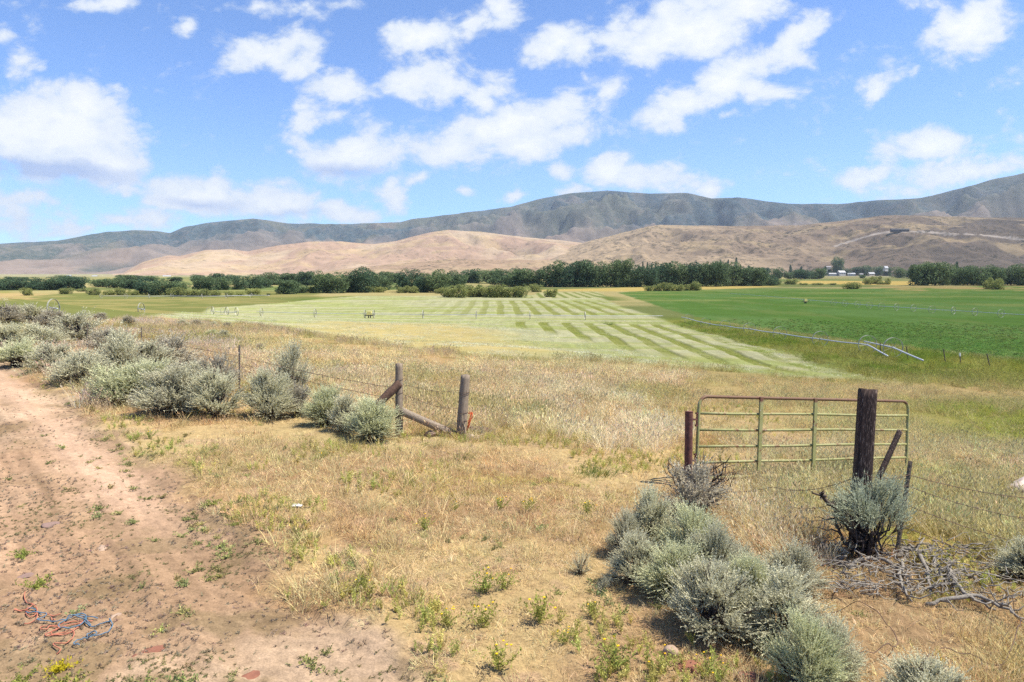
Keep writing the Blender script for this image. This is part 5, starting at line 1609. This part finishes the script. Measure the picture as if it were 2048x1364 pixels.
WM = wheel_meshes(1.93, .03, .012); WM[0].materials.append(GALV); WM[1].materials.append(GALV)


def wheel(parent_inv, loc, rz, parent, scale=1.0):
    w = bpy.data.objects.new("wheel", WM[0]); COL.objects.link(w); w.parent = parent
    w.location = loc; w.rotation_euler = (random.uniform(0, 6), 0, rz); w.scale = (scale,) * 3
    s = bpy.data.objects.new("spokes", WM[1]); COL.objects.link(s); s.parent = w
    return w


def wheel_line(label, wheels, pipe, rpipe, axle=.95, mover=None, scale=1.0, heading=None):
    """wheels / pipe: ground points (x, y); everything local to the first point"""
    o0 = np.array([wheels[0][0], wheels[0][1], gz(*wheels[0])])
    e = empty("irrigation_wheel_line", o0)
    pts = np.array([(a_, b_, gz(a_, b_) + h_) for a_, b_, h_ in pipe]) - o0
    t = np.linspace(0, len(pts) - 1, 6 * len(pts)); S = np.stack([np.interp(t, np.arange(len(pts)), pts[:, k]) for k in range(3)], -1)
    for _ in range(3): S[1:-1] = (S[:-2] + S[1:-1] * 2 + S[2:]) / 4
    m_ = MB(); m_.tube(S, rpipe, 10); obj("pipe", m_.mesh("pipe"), ALU, e)
    for i, (a_, b_) in enumerate(wheels):
        j = min(i + 1, len(wheels) - 1); i0 = max(j - 1, 0)
        d_ = math.atan2(wheels[j][1] - wheels[i0][1], wheels[j][0] - wheels[i0][0]) if len(wheels) > 1 else 0
        if heading is not None: d_ = heading
        wheel(None, np.array([a_, b_, gz(a_, b_) + axle * scale + .0]) - o0, d_, e, scale)
    for (a_, b_, s_) in mover or ():
        c_ = np.array([a_, b_, gz(a_, b_)]) - o0; m_ = MB()
        m_.box((c_[0] - .95, c_[1] - .9, c_[2] + .55), (c_[0] + .95, c_[1] - .75, c_[2] + .7)); m_.box((c_[0] - .95, c_[1] + .75, c_[2] + .55), (c_[0] + .95, c_[1] + .9, c_[2] + .7))
        m_.box((c_[0] - .95, c_[1] - .748, c_[2] + .58), (c_[0] - .82, c_[1] + .748, c_[2] + .68)); m_.box((c_[0] + .82, c_[1] - .748, c_[2] + .58), (c_[0] + .95, c_[1] + .748, c_[2] + .68))
        for s2 in (-.22, .22): m_.box((c_[0] + s2 - .06, c_[1] - .3, c_[2] + .0), (c_[0] + s2 + .06, c_[1] + .3, c_[2] + .549))
        obj("mover_frame", m_.mesh("mover_frame", False), DARKST, e)
        m_ = MB(); m_.hexa([(c_[0] - .55, c_[1] - .5, c_[2] + .72), (c_[0] + .55, c_[1] - .5, c_[2] + .72), (c_[0] + .55, c_[1] + .5, c_[2] + .72), (c_[0] - .55, c_[1] + .5, c_[2] + .72),
                        (c_[0] - .42, c_[1] - .4, c_[2] + 1.55), (c_[0] + .42, c_[1] - .4, c_[2] + 1.55), (c_[0] + .42, c_[1] + .4, c_[2] + 1.55), (c_[0] - .42, c_[1] + .4, c_[2] + 1.55)])
        obj("engine_cover", m_.mesh("engine_cover", False), YELP, e)
    return tag(e, label, "irrigation line", "irrigation wheel lines")


# right edge of the hay field: two runs of pipe
def pip(px, py, dep):
    p = P(px, py, dep); return (p[0], p[1], p[2] - gz(p[0], p[1]))
X0 = 36.9
wy = [69.5, 82.0, 94.4, 106.6, 118.8, 131.0, 143.5]
pl = [pip(1775, 712, 61.5), pip(1757, 702, 65), (X0 - .5, 69.5, .95), (X0 - .1, 76, .88)] + [q_ for y_ in wy[1:] for q_ in ((X0 + .3, y_, .95), (X0 + .3, y_ + 6, .86))]
wheel_line("long aluminium wheel line along the edge between hay and alfalfa", [(X0 + (.3 if i else -.5), y_) for i, y_ in enumerate(wy)], pl, .075, heading=1.57)
w1 = pip(1786, 695, 65.5)
wheel_line("short aluminium pipe with a single wheel, nearest in the right field margin", [w1[:2]], [pip(1846, 721, 57), pip(1815, 708, 61), w1, pip(1729, 683, 73)], .075, axle=w1[2], heading=1.57)
# across the hay field
ln = lambda px, y_: ((px - 1024) / F * y_ * 1.0, y_)
Yw = 153.0; dw = Yw * CP
xw = [(px - 1024) / F * dw for px in (520, 628, 728, 746, 845, 952, 1060, 1171)]
pipe_ = [((510 - 1024) / F * dw, Yw, .95)] + [(a_, Yw, .95) for a_ in xw[1:]] + [((1250 - 1024) / F * dw, Yw, .9), ((1330 - 1024) / F * dw, Yw + 1, .85)]
wheel_line("wheel line crossing the pale hay field with a yellow engine mover", [(a_, Yw) for a_ in xw], pipe_, .055, mover=[((737 - 1024) / F * dw, Yw, 1)])
# parked wheels at its left end
xs_ = [(px - 1024) / F * dw for px in (418, 428, 446, 456, 470)]
wheel_line("cluster of parked irrigation wheels in the straw at the hay field's left corner", [(a_, Yw - 1.5 * (i % 2)) for i, a_ in enumerate(xs_)], [(xs_[1], Yw, .8), (xs_[2], Yw, .7), (xs_[4], Yw, .8)], .07)
# in the alfalfa
far = []
for px, py in ((2080, 631), (2002, 627), (1950, 623.5), (1907, 621), (1864, 619), (1827, 616), (1793, 614), (1763, 612.5), (1739, 610.5), (1715, 608.5), (1690, 606.5), (1667, 604.5)):
    d_ = ray(px, py); t_ = (-7.4 + .95 - CAM[2]) / d_[2]; far.append((CAM[0] + d_[0] * t_, d_[1] * t_))
pipe_ = [(a_, b_, .95) for a_, b_ in far]
for px, py in ((1560, 594.5), (1500, 589.5), (1460, 587)):
    d_ = ray(px, py); t_ = (-7.4 + .8 - CAM[2]) / d_[2]; pipe_.append((d_[0] * t_, d_[1] * t_, .8))
d_ = ray(1611, 601); t_ = (-7.4 + 1 - CAM[2]) / d_[2]
wheel_line("long wheel line crossing the green alfalfa with a yellow engine", far, pipe_, .06, mover=[(d_[0] * t_, d_[1] * t_, 1)])
# left pasture
lf = []
for px, py in ((80, 599), (202, 592), (252, 592), (298, 592.5), (344, 592), (404, 592.5), (453, 592), (502, 590.5)):
    d_ = ray(px, py); t_ = (-7.4 + .95 - CAM[2]) / d_[2]; lf.append((d_[0] * t_, d_[1] * t_))
wheel_line("faint distant wheel line standing in the olive left pasture", lf[1:], [(a_, b_, .95) for a_, b_ in lf[1:]] + [(lf[-1][0] + 8, lf[-1][1], .9)], .10)
for (px, py, hz_, lb) in ((108, 632, .8, "lone irrigation wheel behind the hedge's far end"), (283, 624, .45, "lone half sunk irrigation wheel in the pasture left of the hay field's corner")):
    p = unproj(px, py)
    wheel_line(lb, [(p[0], p[1])], [(p[0] - .8, p[1] + .6, hz_), (p[0] + .8, p[1] - .6, hz_)], .07, axle=hz_)

# ------------------------------------------------------------------ trees
BARK = wood_mat("tree_bark", tuple(lin(96, 84, 74)), tuple(lin(66, 58, 52)), (2, 2, .6), bump=.5)
T_LEAF = leaf_mat("cottonwood_leaves", tuple(lin(110, 126, 86)), tuple(lin(76, 98, 76)), .25, jit=.35)
W_LEAF = leaf_mat("willow_leaves", tuple(lin(150, 154, 92)), tuple(lin(134, 140, 88)), .25, jit=.35)
C_LEAF = leaf_mat("conifer_needles", tuple(lin(88, 110, 80)), tuple(lin(78, 100, 74)), .1, jit=.3)


def make_tree(seed, lobes, per, size, low=.12, wide=.5, trunk_h=.3, cone=False):
    """unit tree: 1 tall, about 2*wide across; crown of leaf clumps + trunk with limbs"""
    g = np.random.default_rng(seed); tr, cr = MB(), MB()
    limb(tr, g, (0, 0, -.03), (0, 0, trunk_h), .03, .022, 5, .03, 7)
    for i in range(lobes):
        if cone:
            h = .12 + .82 * i / (lobes - 1); r_ = wide * (1.02 - h) * .55; a = g.uniform(0, 6.28)
            c = np.array([math.cos(a) * r_ * .5, math.sin(a) * r_ * .5, h]); rad = np.array([wide * (1.05 - h) * .8 + .02, wide * (1.05 - h) * .8 + .02, .09])
        else:
            a = 6.283 * i / lobes + g.uniform(-.5, .5)
            t = g.uniform(0, 1); h = low + .14 + (.86 - low - .18) * (i * .618 % 1.0) * g.uniform(.85, 1.0)
            env = math.sqrt(max(.05, 1 - ((h - .45) / .56) ** 2)); rr_ = wide * env * g.uniform(.25, .78)
            c = np.array([math.cos(a) * rr_, math.sin(a) * rr_, h]); s = g.uniform(.11, .25); rad = np.array([s, s, s * .85]) * (wide / .5) ** .5
        if not cone: limb(tr, g, (0, 0, trunk_h * .8), c, .014, .005, 5, .08, 5)
        n = per; d = rnd_dirs(n, g); k = g.uniform(.45, 1.08, n)[:, None] ** .6
        p = c + d * rad * k * (1 + .25 * (vnoise(d[:, 0] * 3 + seed, d[:, 1] * 3 + d[:, 2] * 2 + i, seed) - .5))[:, None]
        ax = d * .6 + rnd_dirs(n, g) * .8; ax /= np.linalg.norm(ax, axis=1)[:, None]
        V, Fq = cards(p, ax, size * g.uniform(.6, 1.4, n), size * .62, g); cr.add(V, None, Fq)
    zmax = max(V_c[:, 2].max() for V_c in cr.V)      # crown top at exactly 1
    for k in range(len(cr.V)): cr.V[k] = cr.V[k] * np.array([1, 1, 1 / zmax])
    return tr.mesh("trunk", True), cr.mesh("crown", False)


TREES = {}
for i in range(6):
    TREES["c%d" % i] = make_tree(900 + i, 15 + 2 * i, 330, .05, (-.1, -.02, -.08, .02, -.12, -.05)[i], (.5, .62, .42, .56, .66, .46)[i], .26) + (T_LEAF,)
for i in range(4):
    TREES["w%d" % i] = make_tree(920 + i, 15, 260, .07, -.08, .72, .1) + (W_LEAF,)
for i in range(2):
    TREES["n%d" % i] = make_tree(940 + i, 12, 150, .05, .05, .30, .2, True) + (C_LEAF,)
for k_, (t_, c_, lm) in TREES.items(): t_.materials.append(BARK); c_.materials.append(lm)
ORD = "first second third fourth fifth sixth seventh eighth ninth tenth eleventh twelfth thirteenth fourteenth fifteenth sixteenth seventeenth eighteenth nineteenth twentieth".split() + ["twenty-" + w for w in "first second third fourth fifth sixth seventh eighth ninth".split()]


def plant(name, cat, label, group, px, by, top, wpx, kind, z=None, ymin=0):
    d = ray(px, by); t = (-7.4 - CAM[2]) / d[2] if d[2] < -1e-3 else 3000
    t = min(t, 2120)
    p = CAM + d * t
    if t < 330: p[2] = gz(p[0], p[1])
    h = (by - top) / F * t * random.uniform(.92, 1.22); w = wpx / F * t * 1.1
    e = empty(name, (p[0], p[1], p[2] - .1), random.uniform(0, 6.28))
    tr, cr, _ = TREES[kind]
    wd = {"c": 1.05, "w": 1.35, "n": .5}[kind[0]]
    e.scale = (w / wd, w / wd, h)
    obj("trunk", tr, None, e); obj("crown", cr, None, e)
    return tag(e, label, cat, group)


def belt(items, cat, name, phrase, group, kinds, seed):
    g = np.random.default_rng(seed)
    items = sorted(items)
    n = len(items)
    for i, (px, by, top, w) in enumerate(items):
        if i == 0: lb = "leftmost " + phrase
        elif i == n - 1: lb = "rightmost " + phrase
        else: lb = ORD[i] + " from the left, " + phrase
        plant(name, cat, lb, group, px, by, top, w, kinds[int(g.integers(0, len(kinds)))])


CK = ["c%d" % i for i in range(6)]; WKd = ["w%d" % i for i in range(4)]
# central belt
belt([(945, 566, 537, 60), (985, 567, 540, 56), (1015, 573, 536, 58), (1045, 574, 532, 60), (1080, 574, 530, 54), (1108, 574, 525, 56), (1140, 574, 524, 54), (1165, 574, 522, 58), (1195, 574, 519, 56), (1222, 574, 521, 52), (1245, 574, 523, 50), (1270, 574, 530, 52), (1297, 574, 535, 46), (1322, 573, 527, 54), (1350, 573, 524, 56), (1380, 573, 523, 54), (1405, 573, 528, 50), (1432, 573, 525, 56), (1462, 572, 530, 50), (1488, 572, 533, 52), (1512, 572, 538, 48), (1532, 571, 545, 40)],
     "tree", "cottonwood_tree", "cottonwood of the long dark central tree belt", "trees of the long central belt", CK, 1)
# clump left of centre
belt([(575, 588, 556, 50), (605, 586, 568, 34), (645, 586, 545, 50), (675, 586, 541, 54), (702, 585, 546, 46), (722, 585, 540, 54), (748, 583, 539, 54), (772, 580, 549, 36)],
     "tree", "cottonwood_tree", "cottonwood of the clump with the bare white snag", "trees of the clump by the white snag", CK, 2)
belt([(818, 584, 544, 46), (845, 585, 546, 44), (872, 585, 540, 54), (900, 583, 538, 50), (918, 580, 548, 36)],
     "tree", "cottonwood_tree", "cottonwood of the short clump between snag and central belt", "trees between the snag and the belt", CK, 3)
belt([(545, 570, 545, 44), (580, 570, 543, 46), (612, 571, 544, 44), (640, 570, 546, 40), (790, 566, 543, 34), (770, 566, 545, 30)],
     "tree", "cottonwood_tree", "hazy cottonwood behind the clump by the white snag", "hazy trees behind the snag", CK, 4)
belt([(-20, 580, 553, 60), (28, 580, 556, 52), (62, 579, 560, 40), (88, 580, 556, 44), (118, 580, 552, 50), (150, 580, 554, 46), (205, 574, 556, 46), (235, 576, 555, 40), (262, 578, 556, 46), (292, 589, 558, 52), (330, 590, 553, 54), (362, 588, 558, 42), (410, 582, 551, 44), (445, 580, 553, 44), (478, 579, 552, 40), (508, 577, 549, 46), (530, 575, 552, 36)],
     "tree", "cottonwood_tree", "dark cottonwood along the left pasture's far edge", "trees along the left pasture", CK, 5)
belt([(20, 562, 551, 26), (45, 563, 553, 24), (128, 563, 551, 26), (150, 563, 552, 24), (250, 563, 549, 44), (275, 562, 549, 36), (300, 563, 552, 30), (350, 563, 552, 34), (395, 562, 550, 34), (435, 563, 548, 36), (465, 562, 549, 36)],
     "tree", "cottonwood_tree", "small hazy blue tree in the far row behind the left pasture", "far hazy trees on the left", CK, 6)
belt([(1842, 571, 527, 54), (1870, 571, 526, 56), (1896, 570, 532, 40), (1912, 570, 540, 26), (1935, 571, 532, 44), (1962, 571, 525, 52), (1985, 571, 530, 44), (2022, 571, 528, 46), (2048, 571, 523, 54), (2090, 571, 528, 60)],
     "tree", "cottonwood_tree", "big cottonwood at the right beyond the alfalfa", "big trees at the right", CK, 7)
belt([(1555, 558, 538, 30), (1578, 558, 542, 24), (1602, 559, 537, 34), (1625, 558, 540, 26), (1640, 558, 536, 24), (1500, 553, 532, 26), (1470, 553, 530, 24), (1436, 552, 527, 24), (1530, 553, 534, 22), (1690, 549, 535, 26), (1712, 549, 531, 26), (1730, 550, 529, 28), (1757, 550, 532, 26), (1775, 551, 535, 22), (1800, 556, 535, 34), (1825, 557, 534, 30), (1655, 549, 534, 22), (1724, 557, 548, 12)],
     "tree", "valley_tree", "tree among the far white farm buildings", "trees around the far farmstead", CK, 8)
plant("valley_tree", "tree", "tallest leaning dark tree rising above the far white farmstead", None, 1674, 549, 518, 28, "c2")
belt([(1285, 560, 527, 7), (1294, 560, 528, 7), (1303, 560, 527, 7), (1311, 560, 528, 7), (1277, 560, 526, 7), (1240, 560, 526, 10)],
     "conifer", "conifer_tree", "narrow conifer poking above the central tree belt", "conifers behind the central belt", ["n0", "n1"], 9)
belt([(1472, 540, 517, 9), (1456, 541, 520, 8), (1441, 541, 521, 7), (1580, 552, 528, 10), (1497, 545, 530, 9), (1912, 556, 526, 12), (1650, 552, 533, 10), (1602, 550, 531, 9)],
     "conifer", "conifer_tree", "pointed conifer on the far valley edge at right", "pointed conifers on the right", ["n0", "n1"], 10)
# willows
belt([(897, 594, 574, 36), (920, 595, 571, 40), (945, 594, 569, 40), (968, 594, 572, 38), (990, 595, 570, 40), (1012, 595, 571, 40), (1038, 595, 572, 36)],
     "shrub", "willow_shrub", "willow of the hedge-like row behind the hay field", "willow row behind the hay field", WKd, 11)
plant("willow_shrub", "shrub", "round willow standing alone behind the willow row", None, 1071, 584, 568, 28, "w1")
plant("willow_shrub", "shrub", "dark round willow at the striped far hay patch", None, 1102, 594, 577, 28, "w2")
belt([(1297, 582, 571, 18), (1314, 582, 569, 22), (1334, 582, 565, 28), (1356, 582, 567, 26), (1374, 581, 569, 22), (1392, 581, 563, 26)],
     "shrub", "willow_shrub", "willow of the bushy group at the alfalfa's far edge", "willows at the alfalfa's far edge", WKd, 12)
plant("willow_shrub", "shrub", "dark rounded bush alone in the far alfalfa", None, 1703, 578, 562, 34, "w0")
belt([(1735, 569, 557, 18), (1750, 568, 553, 24), (1765, 569, 562, 22), (1776, 569, 556, 10)], "shrub", "willow_shrub", "bush of the small group beside the wheat strip", "bushes by the wheat strip", WKd, 13)
belt([(1975, 578, 562, 18), (1992, 579, 558, 30)], "shrub", "willow_shrub", "reddish green bush in front of the big right trees", "bushes before the right trees", WKd, 14)
belt([(1530, 570, 560, 26), (1555, 570, 559, 22), (1582, 569, 557, 26), (1608, 570, 565, 18), (1636, 570, 565, 24), (1665, 570, 565, 16)], "shrub", "willow_shrub", "low bush along the alfalfa's far right boundary", "bushes on the far alfalfa boundary", WKd, 15)
belt([(805, 586, 572, 24), (825, 586, 571, 28), (882, 587, 573, 24), (760, 585, 574, 24), (738, 585, 572, 22), (625, 586, 574, 26)], "shrub", "willow_shrub", "low willow in front of the cottonwood clumps left of centre", "low willows left of centre", WKd, 16)
belt([(130, 588, 575, 28), (165, 583, 576, 22), (190, 590, 575, 26), (220, 590, 578, 24), (243, 590, 576, 26), (270, 590, 581, 24), (355, 593, 576, 34), (385, 593, 577, 32), (408, 593, 579, 26), (430, 592, 580, 24), (460, 593, 580, 24), (480, 592, 582, 18), (508, 590, 575, 34), (538, 590, 585, 10)],
     "shrub", "willow_shrub", "grey green willow on the left pasture's far edge", "willows on the left pasture's edge", WKd, 17)
plant("willow_shrub", "shrub", "lone small dark tree at the left pasture's near edge", None, 55, 591, 575, 20, "w3")

# bare white snag
SN = plain_mat("bleached_wood", tuple(lin(226, 220, 210) / 1.1), None, 3, .8)
d = ray(735, 583); t = (-10.6) / d[2]; s0 = CAM + d * t; k = t / F
m_ = MB(); g = np.random.default_rng(31)
for (a_, b_, r_) in (((0, 0), (8, 22), .9), ((8, 22), (10, 36), .6), ((4, 12), (18, 26), .5), ((10, 22), (20, 26), .4), ((8, 24), (2, 34), .35), ((12, 20), (24, 20), .3)):
    limb(m_, g, (a_[0] * k, 0, a_[1] * k), (b_[0] * k, -.6, b_[1] * k), r_ * k, r_ * k * .5, 5, .05, 6)
o = obj("dead_tree", m_.mesh("dead_tree"), SN); o.location = s0 + np.array([0, -4.0, 0])
tag(o, "bare bleached white snag standing out against the dark clump", "tree")

# ------------------------------------------------------------------ far buildings
WALLW = plain_mat("white_siding", tuple(lin(226, 222, 216) / 1.7), None, .3, .8)
WALLT = plain_mat("tan_siding", tuple(lin(206, 190, 170) / 1.25), None, .3, .8)
WALLR = plain_mat("pink_brick", tuple(lin(206, 150, 136) / 1.25), None, .3, .8)
ROOFW = plain_mat("pale_metal_roof", tuple(lin(214, 216, 220) / 1.7), None, .3, .5)
ROOFG = plain_mat("grey_roof", tuple(lin(150, 146, 148) / 1.2), None, .3, .8)
ROOFR = plain_mat("pink_tile_roof", tuple(lin(214, 158, 146) / 1.2), None, .3, .8)
GLASS = plain_mat("dark_window", (.02, .025, .03), None, 1, .2)


def house(name, cat, label, px, by, wpx, hpx, wall, roof, rz=0.0, Y=None, group="far farm buildings", z=None):
    d = ray(px, by); t = (-7.4 - CAM[2]) / d[2] if d[2] < -1e-3 else 2000
    t = min(t, 2100) if Y is None else Y
    p = CAM + d * t
    w = wpx / F * t; h = hpx / F * t * .6; dp = w * .55; rh = hpx / F * t * .42
    e = empty(name, (p[0], p[1], p[2]), rz)
    m_ = MB(); m_.box((-w / 2, -dp / 2, -1.5), (w / 2, dp / 2, h)); m_.add([(-w / 2, -dp / 2, h + .01), (-w / 2, dp / 2, h + .01), (-w / 2, 0, h + rh * .97), (w / 2, -dp / 2, h + .01), (w / 2, dp / 2, h + .01), (w / 2, 0, h + rh * .97)], [(0, 2, 1), (3, 4, 5)], None)
    obj("wall", m_.mesh("wall", False), wall, e)
    m_ = MB(); ov = w * .04
    for s in (-1, 1):
        a0 = (-w / 2 - ov, s * (dp / 2 + ov), h - .1); a1 = (w / 2 + ov, s * (dp / 2 + ov), h - .1); b1 = (w / 2 + ov, 0, h + rh); b0 = (-w / 2 - ov, 0, h + rh)
        th = .25
        m_.hexa([a0, a1, b1, b0] + [(q_[0], q_[1], q_[2] + th) for q_ in (a0, a1, b1, b0)])
    obj("roof", m_.mesh("roof", False), roof, e)
    for i in range(3):
        xw_ = (-.3 + .3 * i) * w
        m_ = MB(); m_.box((xw_ - w * .05, -dp / 2 - .06, h * .35), (xw_ + w * .05, -dp / 2 - .02, h * .75)); obj("window", m_.mesh("window", False), GLASS, e)
    return tag(e, label, cat, group)


house("farmhouse", "house", "largest white farmhouse with pale roof at the far farmstead", 1682, 550.5, 15, 9, WALLW, ROOFW, .3)
house("shed", "shed", "long low white shed left of the largest white farmhouse", 1664, 551, 14, 5, WALLW, ROOFW, .05)
house("barn", "barn", "white roofed barn right of the largest white farmhouse", 1702, 551, 14, 5, WALLW, ROOFW, -.1)
house("shed", "shed", "pale grey shed farther right at the far farmstead", 1742, 551, 12, 6, WALLT, ROOFW, .2)
house("shed", "shed", "tiny white shed between the barn and the pale grey shed", 1722, 551, 8, 4, WALLW, ROOFG, .2)
house("house", "house", "bright white house on the right above the trees", 1771, 541.5, 9, 9, WALLW, ROOFW, .4, Y=2050)
house("house", "house", "tan house behind the trees left of the tallest leaning tree", 1655, 537.5, 12, 5, WALLT, ROOFG, .1, Y=2100)
house("house", "house", "small white house left of the long low shed", 1652, 545, 5, 5, WALLW, ROOFW, -.3)
house("house", "house", "pink roofed house half hidden in the central tree belt", 1246, 559, 16, 10, WALLR, ROOFR, .2, Y=505)
house("shed", "shed", "white shed glimpsed behind the hazy trees left of the snag", 545, 566, 10, 4, WALLW, ROOFW, .1)
for i, (px, by, w, h, lb) in enumerate(((190, 555, 10, 4, "white roof farthest left above the pasture trees"), (138, 554, 8, 4, "small pale building above the left trees near the frame edge"), (334, 555, 14, 4, "pale metal roof above the trees under the tan hill's left foot"), (372, 557, 20, 4, "wide pale building between trees under the tan hill"), (162, 556, 7, 3, "tiny pale building between the two left roofs"))):
    house("far_building", "building", lb, px, by, w, h, WALLW if i % 2 else WALLT, ROOFW, .2 * i, Y=1900)

# pale graded track on the right hill and the dark shed beside it
from mathutils.bvhtree import BVHTree
hl = bpy.data.objects["hills.001"].data
bv = BVHTree.FromPolygons([v_.co.copy() for v_ in hl.vertices], [tuple(p_.vertices) for p_ in hl.polygons])
line = []
for px in np.linspace(1672, 2120, 90):
    py = np.interp(px, [1672, 1700, 1735, 1755, 1790, 1830, 1900, 1960, 2048, 2120], [492, 483, 472, 467, 463, 463, 467, 470, 479, 483])
    hit = bv.ray_cast(Vector(CAM), Vector(ray(px, py)))
    if hit[0] is not None: line.append(np.array(hit[0]))
line = np.array(line)
for _ in range(2): line[1:-1] = (line[:-2] + 2 * line[1:-1] + line[2:]) / 4
at_ = hl.attributes["col"]; nv_ = len(hl.vertices)
cb_ = np.zeros(nv_ * 4, np.float32); at_.data.foreach_get("color", cb_); cb_ = cb_.reshape(-1, 4)
co_ = np.zeros(nv_ * 3, np.float32); hl.vertices.foreach_get("co", co_); co_ = co_.reshape(-1, 3)
dm = np.full(nv_, 1e9)
for a_, b_ in zip(line[:-1], line[1:]):
    ex_ = b_ - a_; t_ = np.clip(((co_ - a_) @ ex_) / (ex_ @ ex_ + 1e-9), 0, 1)
    dm = np.minimum(dm, np.linalg.norm(co_ - a_ - t_[:, None] * ex_, axis=1))
kf = (1 - ss(5, 14, dm))[:, None] * .9
cb_[:, :3] = cb_[:, :3] * (1 - kf) + A(224, 208, 190) * kf
at_.data.foreach_set("color", cb_.ravel())
hit = bv.ray_cast(Vector(CAM), Vector(ray(1797, 462)))[0]
e = empty("shed", (hit[0], hit[1] - 8, hit[2])); m_ = MB(); m_.box((-34, -6, -6), (34, 6, 5)); obj("wall", m_.mesh("wall", False), plain_mat("dark_shed_wall", tuple(lin(86, 80, 78)), None, .1, .8), e)
m_ = MB(); m_.hexa([(-35, -7, 5.05), (35, -7, 5.05), (35, 7, 5.05), (-35, 7, 5.05), (-35, -.6, 9), (35, -.6, 9), (35, .6, 9), (-35, .6, 9)]); obj("roof", m_.mesh("roof", False), plain_mat("dark_shed_roof", tuple(lin(74, 72, 74)), None, .1, .8), e)
tag(e, "long dark shed high on the brown hill beside the pale track", "shed")



# ------------------------------------------------------------------ air
hz = MB(); hz.box((-9000, -400, -12), (9000, 12200, 1640))
hm, hnt, hout = new_mat("haze_air")
pv = N(hnt, "ShaderNodeVolumePrincipled"); pv.inputs["Density"].default_value = 3.8e-5
pv.inputs["Color"].default_value = (.74, .87, 1.0, 1); pv.inputs["Anisotropy"].default_value = .1
L(hnt, pv.outputs[0], hout.inputs["Volume"])
tag(obj("haze", hz.mesh("haze", False), hm), "thin pale summer haze filling the valley air", None, None, "stuff")
